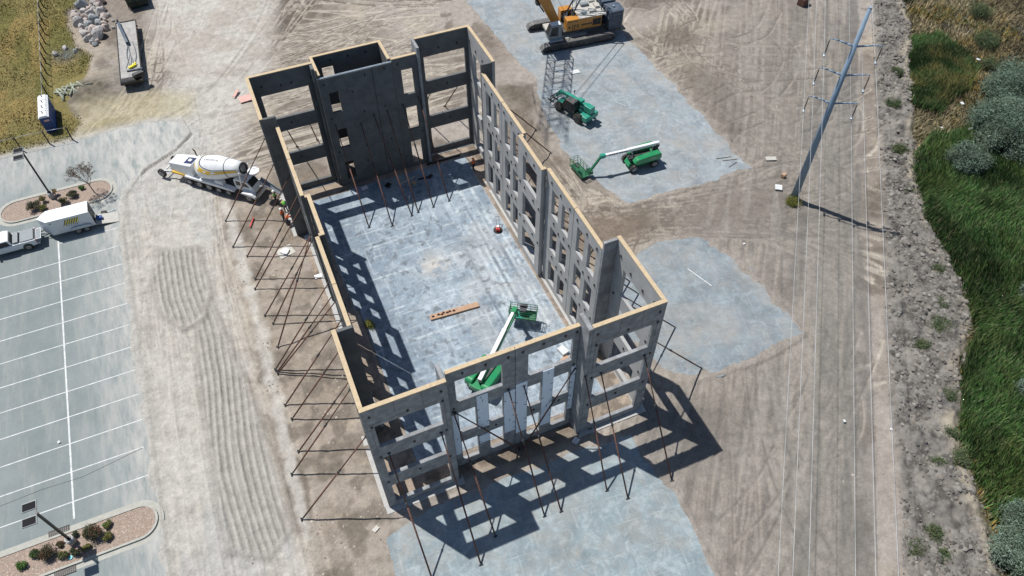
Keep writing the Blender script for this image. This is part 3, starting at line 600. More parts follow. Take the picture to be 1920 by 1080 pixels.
# north
NY=38.55
q=wall('x',0,NY,NY+T,0,6.30,H,bay(.9,5.5),1); inserts(q,'x',NY,-1,[(1.2,13.6),(3,13.3),(4,13.3),(5.9,13.4),(3,8.9),(3,4.5)])
q=wall('x',0,NY,NY+T,16.6,xr,H,bay(17.33,21.82),1); inserts(q,'x',NY,-1,[(17,13.6),(19,13.3),(21,13.3),(19.6,8.9),(19.6,4.5),(22.2,8.9),(22.2,5)])
wall('y',0,16.3,16.59,37.1,NY+T,H,[],0); wall('y',0,6.0,6.29,37.7,NY-.01,H,[],0)
q=wall('x',0,37.38,37.68,6.32,11.63,13.62,[(7.1,8.05,z0,z0+2.35) for z0 in(.75,5.08,9.58)]); inserts(q,'x',37.38,-1,[(9.4,11.5),(10.2,8.9),(6.8,8.9),(9.8,4.6),(9.6,2.6),(6.8,4.6),(10.9,13.0),(6.8,13.0)])
q=wall('x',0,37.38,37.68,11.66,13.72,13.62,[]); inserts(q,'x',37.38,-1,[(12.4,8.9),(12.5,4.6),(12.9,13.2)])
q=wall('x',0,37.38,37.68,13.73,16.28,13.9,[(14.57,15.75,z0,z1) for z0,z1 in((.35,3.45),(5.08,7.95),(9.55,12.5))],1); inserts(q,'x',37.38,-1,[(14.3,13.3),(16,8.9),(16,4.6)])
m_=MB().box(6.32,13.72,37.44,37.48,13.625,13.70).box(6.32,13.72,37.58,37.62,13.625,13.70).box(6.32,13.72,37.44,37.62,13.622,13.635); m_.build('steel_track',M['galv'],BL)
wall('y',0,6.42,6.70,37.70,40.9,13.85,[],1); wall('y',0,13.42,13.70,37.70,40.9,13.85,[],1)
q=wall('x',0,40.92,41.2,6.40,13.72,13.85,[(7.4,8.55,z0,z1) for z0,z1 in((.75,3.5),(5.1,8.0),(9.6,12.5))],1); inserts(q,'x',40.92,-1,[(8.4,13.2),(10.2,13.2),(12,13.2)],.2)
# footings seen in the open trench
for a in((-.35,.35,.2,6.9),(-.35,.35,31.9,38.5),(.85,1.7,7.1,31.8),(xr-.35,xr+.35,.2,6.9),(xr-.35,xr+.35,31.9,38.5),(xr-1.7,xr-.85,7.1,31.8)): MB().box(*a,-.4,.035).build('footing',M['concl'],BL)
for a in((-.3,6.2,-.45,.5),(16,22.8,-.45,.5),(-.3,6.2,38.2,39.3),(16.2,22.8,38.2,39.3)): MB().box(*a,-.4,.03).build('footing',M['concl'],BL)
# sheet of light plywood drape on the outside
# ------------------------------------------------------------------ wall braces
BR={}
def brace(foot,top,label,group='rusty diagonal pipe braces holding up the wall panels'):
    foot=Vector(foot); top=Vector(top); d=top-foot; L=d.length; key=round(L*4)/4
    t=empty('wall_brace',foot,0,label,'brace',group); t.rotation_mode='QUATERNION'; t.rotation_quaternion=d.to_track_quat('Z','Y')
    m_=MB().tube((0,0,.25),(0,0,L*.62),.066,n=8).tube((0,0,L*.60),(0,0,L-.22),.05,n=8)
    m_.build('pipe',M['rust'],t)
    MB().tube((0,0,L*.585),(0,0,L*.62),.085,n=8).tube((0,.0,L*.6),(0,.16,L*.6),.02,n=5).build('clamp',M['steel'],t)
    MB().box(-.05,.05,-.03,.03,0,.3).box(-.16,.16,-.09,.09,-.05,.0).build('foot_shoe',M['steel'],t)
    MB().box(-.05,.05,-.03,.03,L-.3,L-.02).box(-.12,.12,-.07,.07,L-.06,L-.02).build('head_plate',M['steel'],t)
ordn=['nearest','second','third','fourth','fifth','sixth','seventh','eighth','ninth','tenth','eleventh','twelfth','thirteenth','fourteenth','fifteenth','sixteenth']
WB=[(-6.43,37.04,0,37.04,8.9),(-6.36,32.98,0,32.98,8.8),(-5.27,31.08,1.15,31.08,8.7),(-5.12,27.79,1.15,27.79,8.9),(-5.38,26.46,1.15,26.46,8.7),(-5.15,22.84,1.15,22.84,8.6),(-4.64,21.56,1.15,22.2,8.6),(-4.81,18.72,1.15,22.6,8.9),(-5.52,16.35,1.15,16.35,9.1),(-5.39,16.1,1.15,15.2,8.8),(-5.40,15.9,1.15,14.6,8.6),(-5.51,12.48,1.15,12.48,8.8),(-5.28,10.81,1.15,10.81,8.4),(-5.46,7.64,1.15,7.64,8.6),(-6.41,5.83,0,5.83,8.9),(-6.53,1.77,0,1.77,8.7)]
for k,(fx,fy,tx,ty,tz) in enumerate(reversed(WB)): brace((fx,fy,gz(fx,fy)+.06),(tx-.03,ty,tz),'rusty diagonal brace outside the left long wall, %s from the near corner'%ordn[k])
SB=[(1.24,-6.44,1.1,0,8.6),(4.93,-6.92,4.98,0,8.7),(6.75,-5.37,6.34,1.15,8.8),(10.86,-5.43,10.67,1.15,9.1),(12.21,-5.59,11.9,1.15,8.85),(16.3,-5.5,16.4,-.02,9.0),(17.51,-6.73,17.77,0,8.6),(21.47,-6.8,21.5,0,8.75)]
for k,(fx,fy,tx,ty,tz) in enumerate(SB): brace((fx,fy,gz(fx,fy)*0+.06),(tx,ty-.03,tz),'rusty diagonal brace in front of the near wall, %s from its left end'%(ordn[k] if k else 'first'))
brace((11.3,.55,.2),(6.45,1.05,8.7),'long rusty brace slanting down rightward across the near wall to its foot')
brace((11.75,.55,.2),(16.15,1.05,8.7),'long rusty brace slanting down leftward across the near wall to its foot')
EB=[(29.49,1.36,xr,1.36,8.8),(29.77,6.19,xr,6.19,8.8),(28.3,7.8,21.33,7.8,8.7),(28.63,11.08,21.33,11.08,8.8),(28.62,12.79,21.33,12.79,8.8),(28.1,15.8,21.33,15.8,8.7),(28.0,18.6,20.86,18.6,8.8),(28.0,21.2,20.86,21.2,8.8),(28.1,23.4,21.33,23.4,8.8),(28.1,26.0,21.33,26.0,8.8),(28.1,28.3,21.33,28.3,8.8),(28.1,30.6,21.33,30.6,8.8),(29.6,33.25,xr,33.25,8.7),(29.65,37.5,xr,37.5,8.7)]
for k,(fx,fy,tx,ty,tz) in enumerate(EB): brace((fx,fy,gz(fx,fy)+.06),(tx+.03,ty,tz),'rusty diagonal brace outside the right long wall, %s from the near corner'%ordn[k])
IB=[(7.15,30.08,7.04,8.14),(9.45,29.34,9.61,7.5),(11.8,29.94,11.08,8.2),(12.59,30.16,12.53,8.3),(14.34,30.26,14.26,8.54),(16.2,30.47,16.1,8.58)]
for k,(fx,fy,tx,tz) in enumerate(IB): brace((fx,fy,.09),(tx,37.35,tz),'thin rusty brace standing on the floor slab against the far wall, %s from the left'%(ordn[k] if k else 'first'))
NB=[(3.2,46.0,2.2,38.88),(5.64,46.25,4.6,38.88),(18.2,46.0,18.2,38.88),(21.45,46.18,21.4,38.88)]
for k,(fx,fy,tx,ty) in enumerate(NB): brace((fx,fy,gz(fx,fy)+.06),(tx,ty,8.6),'rusty brace outside the far wall seen through its openings, %s from the left'%(ordn[k] if k else 'first'))
# ------------------------------------------------------------------ power pole and lines
h_=R(39.1); D=Vector((math.sin(h_),math.cos(h_),0)); Pp=Vector((D.y,-D.x,0)); PB=Vector((50.53,16.02,0))
t=empty('transmission_pole',PB,0,'tall blue grey steel transmission pole with six drooping insulators beside the dirt road','power pole')
MB().tube((0,0,-.2),(0,0,22.27),.40,.17,n=12).build('shaft',M['polem'],t)
MB().tube((0,0,22.27),(0,0,22.33),.19,n=12).build('cap',M['galv'],t)
MB().tube((0,0,-.1),(0,0,.12),.62,n=14).build('base_plate',M['steel'],t)
for z in(18.6,15.6,12.48):
    for sd in(-1,1):
        pts=[(Pp*sd*x+Vector((0,0,z+dz))) for x,dz in((.1,-.05),(.7,.10),(1.4,.28),(1.9,.36),(2.22,.36))]
        m_=MB(); rs=[.10,.085,.07,.055,.05]
        for a,b_,ra,rb in zip(pts,pts[1:],rs,rs[1:]): m_.tube(a,b_,ra,rb,n=8)
        arm=m_.build('cross_arm',M['polem'],t)
        e=pts[-1]; m_=MB(); m_.tube(e,e+Vector((0,0,-1.72)),.02,n=6)
        for k in range(13): m_.tube(e+Vector((0,0,-.22-k*.1)),e+Vector((0,0,-.26-k*.1)),.06,.045,n=10)
        ins=m_.build('insulator',M['black'],arm)
        MB().tube(e+Vector((0,0,-1.72))-D*.25,e+Vector((0,0,-1.72))+D*.25,.10,n=8).build('clamp',M['galv'],arm)
nm=['upper','middle','lower']
for k,z in enumerate((18.6,15.6,12.48)):
    for sd in(-1,1):
        e=PB+Pp*sd*2.22+Vector((0,0,z+.36-1.72)); m_=MB(); pts=[]
        for q in range(-24,25):
            s_=q*6.0; sag=.00055*s_*s_-.0; 
            u=abs(s_); pts.append(e+D*s_+Vector((0,0,-(.0085*u)+.000035*u*u)))
        m_.path(pts,.015,5); w_=m_.build('power_line',M['wire']); tag(w_,'thin pale power line strung from the %s %s arm of the steel pole'%(nm[k],'left' if sd<0 else 'right'),'power line','power lines along the dirt road')
# ------------------------------------------------------------------ vehicle helpers
def wheel(par,x,y,r,w,side=-1,rim='rim',name='wheel',tread=True,z=None):
    z=r if z is None else z
    m_=MB(); a=(0,1,0); y0=y-w/2
    m_.lathe([(0,r*.62),(0,r*.88),(w*.12,r*.98),(w*.25,r),(w*.75,r),(w*.88,r*.98),(w,r*.88),(w,r*.62)],(x,y0,z),a,24)
    if tread:
        for k in range(20):
            an=2*math.pi*k/20
            for q in(.3,.7): m_.obox((x+(r)*math.cos(an+q*.1),y0+w*q,z+(r)*math.sin(an+q*.1)),(.05,w*.42,.035),0,0,-an-math.pi/2)
    o=m_.build(name,M['rubber'],par)
    yo=y0-.005 if side<0 else y0+w+.005; s_=-1 if side<0 else 1
    MB().lathe([(0,r*.60),(-.02*0+.03,r*.56),(.05,r*.2),(.02,.001)] if s_>0 else [(0,.001),(-.03+.0,r*.2),(-.04,r*.56),(0,r*.60)],(x,yo-s_*.03,z),(0,1,0),20).build('rim',M[rim],o)
    m_=MB()
    for k in range(6): m_.obox((x+r*.3*math.cos(k*1.047),yo+s_*.03,z+r*.3*math.sin(k*1.047)),(.05,.02,.05))
    m_.build('hub_bolts',M['steel'],o) if 0 else None
    return o
def txt(s,size,par,mat,loc,rot,ext=.004,sx=1,name='lettering'):
    c=bpy.data.curves.new(name,'FONT'); c.body=s; c.size=size; c.extrude=ext; c.materials.append(mat); o=bpy.data.objects.new(name,c); COL.objects.link(o)
    bpy.context.view_layer.update(); me=bpy.data.meshes.new_from_object(o.evaluated_get(bpy.context.evaluated_depsgraph_get())); bpy.data.objects.remove(o); o=bpy.data.objects.new(name,me); COL.objects.link(o); o.parent=par; o.location=loc; o.rotation_euler=rot; o.scale=(sx,1,1); return o
# ---- crawler crane (front faces -x)
K=empty('crawler_crane',(42.4,54.2,.03),R(-5),'yellow crawler crane with dark counterweights parked on the far concrete pad','crane')
for sd,y in((-1,-2.75),(1,2.75)):
    w=.95; m_=MB(); prof=[(-5.2,.45),(-5.0,.2),(-4.6,.06),(4.6,.06),(5.0,.2),(5.25,.5),(5.15,.85),(4.8,1.08),(4.3,1.15),(-4.3,1.02),(-4.9,.85)]
    m_.side([(x*.97,.12+z*.88) for x,z in prof],y-w*.32,y+w*.32); tr=m_.build('track_frame',M['steel'],K)
    m_=MB(); per=[]; P=[Vector((x,0,z)) for x,z in prof]
    for a,b_ in zip(P,P[1:]+P[:1]):
        n=max(1,round((b_-a).length/.3))
        for k in range(n): per.append((a+(b_-a)*(k+.5)/n,(b_-a).normalized()))
    for p_,d_ in per:
        an=math.atan2(-d_.z,d_.x); m_.obox((p_.x,y,p_.z),(.26,w,.07),0,0,an); m_.obox((p_.x-d_.z*.05*0,y,p_.z),(.06,w,.13),0,0,an)
    m_.build('track_shoes',M['trackm'],tr)
    for x in(-4.6,4.6): MB().lathe([(0,.2),(0,.38),(.7,.38),(.7,.2)],(x,y-.35,.6),(0,1,0),14).build('sprocket',M['steel'],tr)
    m_=MB()
    for k in range(9): m_.lathe([(0,.1),(0,.2),(.72,.2),(.72,.1)],(-3.6+k*.9,y-.36,.33),(0,1,0),10)
    m_.build('rollers',M['steel'],tr)
b=MB(); b.box(-1.6,1.6,-2.4,2.4,.55,1.05).box(-2.2,2.2,-1.0,1.0,.6,1.1).lathe([(0,1.3),(.35,1.3)],(0,0,1.05),(0,0,1),20); b.build('carbody',M['cream'],K)
MB().box(-3.2,-2.2,-2.2,2.2,.6,.95).build('front_beam',M['cream'],K)
U0=empty('upperworks',(0,0,0)) if 0 else None
b=MB(); b.box(-2.2,4.3,-1.75,1.75,1.45,1.75); b.build('deck_frame',M['steel'],K)
hs=MB().box(-1.3,3.6,-1.85,-.75,1.75,3.3).build('side_house',M['yellow'],K,bevel=.03)
MB().box(2.35,3.5,-1.87,-1.84,2.05,2.95).build('louvre',M['black'],hs); 
b=MB()
for k in range(6): b.box(2.35,3.5,-1.9,-1.868,2.1+k*.14,2.13+k*.14)
b.build('louvre_slats',M['steel'],hs)
txt('IM',.98,hs,M['black'],(-.6,-1.862,1.95),(R(90),0,0)); 
for x,wd in((.75,.2),(1.0,.15),(1.2,.2),(1.45,.14),(1.65,.2),(1.9,.15),(2.1,.16)): MB().box(x,x+wd,-1.866,-1.856,2.28,2.5).build('lettering',M['black'],hs)
MB().box(-1.2,.3,-1.865,-1.856,3.0,3.07).build('pinstripe',M['black'],hs); MB().obox((-.95,-1.86,2.3),(.25,.01,.25),0,0,.7).build('emblem',M['black'],hs)
h2=MB().box(-1.2,3.6,.75,1.85,1.75,3.3).build('side_house',M['yellow'],K,bevel=.03)
b=MB().box(.4,4.2,-1.95,1.95,3.32,3.40); b.build('roof_deck',M['cream'],K)
for x,y,sx_,sy_,hh in((1.0,-1.2,.7,.5,.3),(2.2,-1.0,.9,.7,.22),(3.3,-.3,.6,1.1,.3),(1.6,.6,1.1,.6,.35),(3.0,1.3,.8,.5,.25)): MB().box(x,x+sx_,y,y+sy_,3.4,3.4+hh).build('roof_unit',M['greyp'] if x<2 else M['cream'],K,bevel=.02)
for y in(-1.9,1.9):
    b=MB(); 
    for k in range(6): b.tube((.5+k*.72,y,3.4),(.5+k*.72,y,4.4),.022,n=5)
    for z in(3.9,4.4): b.tube((.5,y,z),(4.1,y,z),.02,n=5)
    b.build('guard_rail',M['galv'],K)
for x in(-.6,.45): MB().lathe([(0,.62),(.06,.62),(.08,.42),(1.25,.42),(1.27,.62),(1.33,.62)],(x,-.66,2.35),(0,1,0),18).build('winch_drum',M['steel'],K)
cw=MB().prism([(4.35,-2.5),(6.3,-2.5),(6.65,-2.1),(6.65,2.1),(6.3,2.5),(4.35,2.5)],.95,1.3).build('counterweight_tray',M['steel'],K)
for y in(-1.35,1.35):
    for k in range(7): 
        z=1.32+k*.36; MB().prism([(4.45,y-1.12),(6.25,y-1.12),(6.55,y-.85),(6.55,y+.85),(6.25,y+1.12),(4.45,y+1.12)],z,z+.335).build('counterweight_slab',M['cwt'],K,bevel=.03)
    m_=MB()
    for k in range(7): m_.box(5.9,6.02,y-1.16,y-1.12,1.42+k*.36,1.5+k*.36)
    for k in range(7): pass
for y in(-1.35,1.35): MB().tube((5.4,y,3.83),(5.4,y,4.05),.12,n=8).build('lifting_lug',M['galv'],K)
# cab
cb=MB().side([(-4.1,1.55),(-4.25,2.3),(-3.8,3.45),(-2.4,3.5),(-2.3,1.5)],-2.75,-1.75).build('cab',M['greyp'],K,bevel=.04)
MB().side([(-4.0,2.1),(-3.72,3.25),(-2.85,3.3),(-2.85,2.0)],-2.765,-2.755).build('side_window',M['glass'],cb)
MB().add([(-4.262,-2.65,2.32),(-4.262,-1.85,2.32),(-3.83,-1.85,3.42),(-3.83,-2.65,3.42)],[(0,3,2,1)]).build('windscreen',M['glass'],cb)
MB().side([(-3.75,3.51),(-2.45,3.53),(-2.45,3.56),(-3.75,3.55)],-2.7,-1.8).build('cab_roof',M['roofw'],cb)
MB().box(-4.1,-2.3,-3.15,-2.76,1.5,1.56).build('catwalk',M['galv'],cb)
# boom: steel foot, then lattice, leaning to -x
bx=MB(); p0=Vector((-2.0,0,1.9)); bd=Vector((-.50,.0,1)).normalized(); side=Vector((0,1,0)); up_=bd.cross(side).normalized()
def bp(s,a,c): return p0+bd*s+side*a+up_*c
V=[]
for s_,hw,hh in((0,.55,.35),(1.2,.6,.55),(9.5,1.15,.85)):
    V+=[bp(s_,a*hw,c*hh) for a,c in((-1,-1),(1,-1),(1,1),(-1,1))]
bx.add(V,[(3,2,1,0)]+[(k*4+i,k*4+(i+1)%4,k*4+4+(i+1)%4,k*4+4+i) for k in range(2) for i in range(4)]+[(8,9,10,11)])
ft=bx.build('boom_foot',M['yellow'],K,bevel=.04)
m_=MB()
for a in(-.3,.35): m_.tube(bp(3,a,.75),bp(6.5,a,1.0),.09,n=7)
m_.obox(bp(4.5,0,.85),(.5,.7,.5)); m_.build('hose_reel',M['steel'],ft)
m_=MB(); BLn=44; hw,hh=1.3,1.15
for a,c in((-1,-1),(1,-1),(1,1),(-1,1)): m_.tube(bp(9.2,a*hw,c*hh),bp(9.2+BLn,a*hw,c*hh),.065,n=6)
k=0; s_=9.2
while s_<9.2+BLn-1.6:
    for f in range(4):
        q=[(-1,-1),(1,-1),(1,1),(-1,1)]; A,B_=q[f],q[(f+1)%4]
        if k%2: A,B_=B_,A
        m_.tube(bp(s_,A[0]*hw,A[1]*hh),bp(s_+1.6,B_[0]*hw,B_[1]*hh),.032,n=5); 
        if k%4==0: m_.tube(bp(s_,A[0]*hw,A[1]*hh),bp(s_,B_[0]*hw,B_[1]*hh),.05,n=5)
    s_+=1.6; k+=1
m_.build('lattice_boom',M['steel'],K)
m_=MB(); gT=Vector((3.0,0,9.5))
for y in(-.8,.8):
    m_.tube((-1.0,y,1.8),gT+Vector((0,y*.7,0)),.11,n=7); m_.tube((4.2,y,1.8),gT+Vector((0,y*.7,0)),.08,n=7)
for k in range(6):
    a=Vector((-1.0,-.8,1.8)).lerp(gT,k/6); b_=Vector((-1.0,.8,1.8)).lerp(gT,(k+1)/6); a2=Vector((-1,.8,1.8)).lerp(gT,k/6); b2=Vector((-1,-.8,1.8)).lerp(gT,(k+1)/6)
    m_.tube(a,b_,.05,n=5); m_.tube(a2,b2,.05,n=5)
m_.build('gantry_mast',M['cwt'],K)
m_=MB()
for y in(-.6,.6): m_.tube(gT+Vector((0,y,0)),bp(9.2+BLn,y,1),.045,n=5)
m_.build('boom_pendants',M['steel'],K)
m_=MB()
for y in(-.12,.12): m_.tube((-.6,y,2.9),bp(9.2+BLn,y,.8),.02,n=4)
m_.build('hoist_ropes',M['steel'],K)
# ---- articulating / straight boom lifts
def basket(par,c,rz,L=2.4,wd=.9,mat='greend'):
    b=bpy.data.objects.new('work_platform',MB().box(-L/2,L/2,-wd/2,wd/2,0,.06).mesh('work_platform',M[mat])); COL.objects.link(b); b.parent=par; b.location=c; b.rotation_euler=(0,0,rz)
    m_=MB()
    P=[(-L/2,-wd/2),(L/2,-wd/2),(L/2,wd/2),(-L/2,wd/2)]
    for z in(.45,.8,1.1):
        for (xa,ya),(xb,yb) in zip(P,P[1:]+P[:1]): m_.tube((xa,ya,z),(xb,yb,z),.028,n=5)
    for k in range(5):
        x=-L/2+L*k/4
        for y in(-wd/2,wd/2): m_.tube((x,y,.05),(x,y,1.1),.026,n=5)
    for x in(-L/2,L/2): m_.tube((x,0,.05),(x,0,1.1),.026,n=5)
    m_.build('guard_rail',M[mat],b)
    m_=MB().obox((0,wd/2-.12,.95),(.7,.22,.25)); m_.build('control_box',M['steel'],b)
    m_=MB()
    for x0 in(-L/2,):
        for k in range(6): m_.tube((-L/2+k*L/5,-wd/2,.06),(-L/2+k*L/5,-wd/2,.2),.02,n=4)
        m_.box(-L/2,L/2,-wd/2-.01,-wd/2+.01,.06,.2); m_.box(-L/2,L/2,wd/2-.01,wd/2+.01,.06,.2)
    m_.build('toe_board',M[mat],b)
    return b
def lift_base(name,loc,rz,label,cabrot=0):
    t=empty(name,loc,rz,label,'boom lift','green boom lifts on the site')
    ch=MB().side([(-1.7,.45),(-1.4,.9),(1.4,.9),(1.7,.45),(1.5,.3),(-1.5,.3)],-.62,.62).build('chassis',M['green'],t,bevel=.03)
    MB().box(-1.35,-1.15,-1.0,1.0,.35,.55).build('axle',M['steel'],t); MB().box(1.15,1.35,-1.0,1.0,.35,.55).build('axle',M['steel'],t)
    for x in(-1.28,1.28):
        for y in(-1.0,1.0): wheel(t,x,y,.46,.36,-1 if y<0 else 1)
    return t
def turret(t,rot=0):
    u=MB().lathe([(0,.5),(.25,.5)],(0,0,.9),(0,0,1),16).box(-1.5,1.3,-.45,.45,1.12,1.28).build('turntable',M['steel'],t); u.rotation_euler=(0,0,rot)
    for sd in(-1,1):
        y0,y1=(.42,1.18) if sd>0 else(-1.18,-.42)
        prof=[(-1.25,1.12),(-1.35,1.35),(-.95,1.72),(.7,1.86),(1.75,1.9),(2.0,1.75),(2.05,1.2),(1.7,1.02),(-1.0,1.02)]
        hd=MB().side(prof,y0,y1).build('engine_hood',M['green'],u,bevel=.09)
        yy=y0-.004 if sd<0 else y1+.004
        MB().box(.5,.62,min(yy,yy-sd*.01),max(yy,yy-sd*.01),1.42,1.54).build('emblem',M['yel'],hd) if 0 else None
    MB().prism([(1.25,-1.1),(1.9,-.95),(2.15,-.5),(2.2,0),(2.15,.5),(1.9,.95),(1.25,1.1)],1.0,1.55).build('counterweight',M['green'],u,bevel=.06)
    return u
# lift outside by the far pad; boom raised level toward -x
A=lift_base('boom_lift',(38.0,27.55,.03),R(-2),'green boom lift with long white boom reaching left on the far concrete pad'); u=turret(A)
Li=lambda x,y,z:(x-38.0,y-27.55,z)
pv=(1.95,.02,2.35); tip=(-4.6,.28,2.45)
MB().bar((1.5,0,1.3),(1.95,0,2.3),.35,.5).build('riser',M['steel'],A)
bm_=MB().bar((2.1,0,2.42),(-1.8,.12,2.42),.34,.36).bar((-1.7,.12,2.42),(-4.5,.25,2.42),.28,.28).build('boom',M['white'],A,bevel=.02)
for x in(-3.9,-3.62,-3.36,-3.05,-2.7,-2.45,-2.2,-1.95): MB().obox((x,.25+(x+4.5)*-.046-.146,2.42),(.17,.01,.14),R(-2.6)).build('boom_lettering',M['navy'],bm_)
MB().box(-5.0,-4.4,.05,.47,2.2,2.62).build('boom_nose',M['teal'],A,bevel=.03)
MB().bar((-4.9,.27,2.35),(-6.1,.15,.85),.22,.22).build('jib',M['greend'],A)
MB().box(-6.35,-5.9,-.2,.5,.55,.95).build('platform_mount',M['greend'],A)
MB().tube((-.9,0,1.4),(-1.3,.1,2.25),.08,n=8).build('lift_cylinder',M['galv'],A)
b=basket(A,(-6.95,1.1-.0,.32),R(97),2.5,1.0)
MB().lathe([(0,.05),(.01,.05)],(.55,-1.185,1.45),(0,1,0),12).build('emblem',M['yel'],A); MB().box(.72,1.22,-1.19,-1.183,1.42,1.5).build('lettering',M['paint'],A)
for k in range(1): MB().path([(-1.2,.3,1.4),(-1.6,.3,1.7),(-.6,.25,1.9),(.3,.2,1.6)],.05).build('hose_bundle',M['black'],A)
# lift inside the shell
Bx=lift_base('boom_lift',(11.6,7.9,.05),R(36),'green boom lift inside the wall shell with its basket over the slab'); u=turret(Bx,math.pi)
ang=math.atan2(12.2-7.9,16.2-11.6)-R(36); Ld=6.1; cx_,sx_=math.cos(ang),math.sin(ang)
q=lambda d,z,o=0:(d*cx_-o*sx_,d*sx_+o*cx_,z)
MB().bar(q(-1.2,1.3),q(-1.6,2.2),.4,.4).build('riser',M['steel'],Bx)
MB().bar(q(-1.7,2.2),q(3.6,2.9),.36,.40).build('boom',M['white'],Bx,bevel=.02)
MB().bar(q(-1.7,1.95,-.21),q(5.5,2.95,-.21),.12,.36).build('boom_side_rail',M['green'],Bx)
MB().bar(q(3.5,2.9),q(5.7,3.15),.27,.28).build('inner_boom',M['white'],Bx)
MB().bar(q(5.4,3.12),q(6.0,3.15),.42,.42).build('boom_nose',M['green'],Bx)
MB().bar(q(5.9,3.0),q(6.4,1.5),.22,.22).build('jib',M['greend'],Bx)
b=basket(Bx,q(7.0,1.0,-.35),R(-33-36),2.5,1.05); MB().box(-1.2,.1,-.5,.5,.07,.12).build('platform_load',M['teal'],b)
MB().box(-.35,.25,-.15,.35,.1,.85).build('fuel_box',M['steel'],b,bevel=.03)
# ---- telehandler
t=empty('telehandler',(35.3,38.7,.03),R(109.5),'teal telehandler forklift standing in the crane boom shadow','forklift')
MB().side([(-2.6,.6),(-2.7,1.0),(-1.0,1.05),(1.9,1.0),(2.4,.85),(2.3,.5),(-2.4,.5)],-.55,.55).build('chassis',M['teal'],t,bevel=.04)
MB().box(-2.9,-2.2,-1.05,1.05,.7,1.35).build('counterweight',M['teal'],t,bevel=.05)
for x in(-1.55,1.6):
    for y in(-1.0,1.0): wheel(t,x,y,.62,.42,-1 if y<0 else 1,rim='steel')
    MB().box(x-.12,x+.12,-1.0,1.0,.5,.75).build('axle',M['steel'],t)
cbn=MB().side([(-1.0,1.0),(-1.05,1.9),(-.85,2.35),(.55,2.35),(.95,1.6),(.95,.95)],.22,1.12).build('cab',M['black'],t,bevel=.04)
MB().box(-.8,.5,.28,1.06,2.36,2.4).build('cab_roof',M['steel'],cbn); MB().side([(-.85,1.45),(-.8,2.2),(.5,2.2),(.8,1.6),(.8,1.4)],1.125,1.13).build('side_window',M['glass'],cbn)
MB().box(-1.2,1.0,-1.12,-.5,.85,1.45).build('engine_cover',M['steel'],t,bevel=.06)
bm_=MB().bar((-2.5,-.12,2.05),(1.5,-.12,1.95),.42,.42).build('boom',M['teal'],t,bevel=.02)
MB().bar((1.4,-.12,1.95),(2.5,-.12,1.75),.32,.32).build('inner_boom',M['teal'],t); MB().box(-2.85,-1.75,-.45,.3,1.5,2.3).build('boom_tower',M['teal'],t,bevel=.04)
MB().bar((2.4,-.12,1.9),(3.0,-.12,.95),.45,.34).build('boom_head',M['teal'],t,bevel=.03)
MB().box(-1.2,-.5,-.42,.18,2.22,2.42).build('hose_guard',M['teal'],t)
m_=MB(); 
for z in(.45,.85,1.25): m_.bar((3.1,-.9,z),(3.1,.9,z),.06,.08)
for y in(-.9,-.35,.35,.9): m_.bar((3.1,y,.3),(3.1,y,1.3),.05,.05)
m_.build('fork_carriage',M['black'],t)
for y in(-.35,.35): MB().box(3.1,4.2,y-.06,y+.06,.16,.22).build('fork',M['black'],t)
MB().tube((-1.6,-.12,1.4),(.2,-.12,1.85),.07,n=8).build('lift_cylinder',M['galv'],t)
MB().tube((1.2,-1.15,1.3),(1.4,-1.4,1.6),.03,n=5).obox((1.42,-1.45,1.7),(.05,.2,.3)).build('mirror',M['black'],t)
# ---- concrete mixer truck (front = +x, chute forward)
t=empty('concrete_mixer_truck',(-5.80,42.73,0.02),R(-44),'white concrete mixer truck with yellow swoosh drum and its chute at the wall','truck')
MB().box(-4.9,3.9,-.45,.45,.75,1.0).build('frame',M['steel'],t)
for x in(-3.3,-2.0,-.75,.5,1.75,4.3):
    r_=.50 if x in(-2.0,-.75,4.3) else .42
    for y in(-1.05,1.05): wheel(t,x,y,r_,.32,-1 if y<0 else 1,z=r_ if r_>.45 else .5)
fe=MB().side([(-3.7,1.15),(-3.6,1.3),(.7,1.3),(2.4,1.12),(2.6,.9),(-3.7,1.05)],-1.25,-.62).build('fender',M['white'],t,bevel=.03)
MB().side([(-3.7,1.15),(-3.6,1.3),(.7,1.3),(2.4,1.12),(2.6,.9),(-3.7,1.05)],.62,1.25).build('fender',M['white'],t,bevel=.03)
hd=MB().add([(-5.8,-.8,1.1),(-5.8,.8,1.1),(-5.7,.75,2.2),(-5.7,-.75,2.2),(-2.5,-1.05,1.1),(-2.5,1.05,1.1),(-2.5,1.0,2.8),(-2.5,-1.0,2.8)],[(0,3,2,1),(4,5,6,7),(0,4,7,3),(1,2,6,5),(3,7,6,2),(0,1,5,4)]).build('engine_hood',M['white'],t,bevel=.08)
MB().add([(-3.7,-.6,2.60),(-3.7,.4,2.60),(-2.6,.4,2.81),(-2.6,-.6,2.81)],[(0,1,2,3)]).build('hood_opening',M['navy'],hd)
MB().obox((-3.1,-.1,2.72),(.4,.4,.2)).build('air_filter',M['white'],hd,bevel=.05)
MB().side([(-5.5,.95),(-5.5,1.2),(-2.6,1.2),(-2.6,.95)],-1.02,1.02).build('yellow_skirt',M['stripe'],t)
MB().tube((-3.0,.85,1.2),(-3.0,.85,3.3),.07,n=8).tube((-3.0,.85,3.3),(-3.3,.9,3.5),.07,n=8).build('exhaust_stack',M['black'],t)
for y in(-1.05,1.05):
    MB().bar((-5.4,y*.6,1.0),(-6.75,y*.85,.72),.14,.2).build('booster_arm',M['white'],t); wheel(t,-6.9,y*1.1,.50,.30,-1 if y<0 else 1,rim='greyp',name='booster_wheel',z=.62)
MB().tube((-6.85,-.95,.65),(-6.85,.95,.65),.08,n=8).build('booster_axle',M['white'],t)
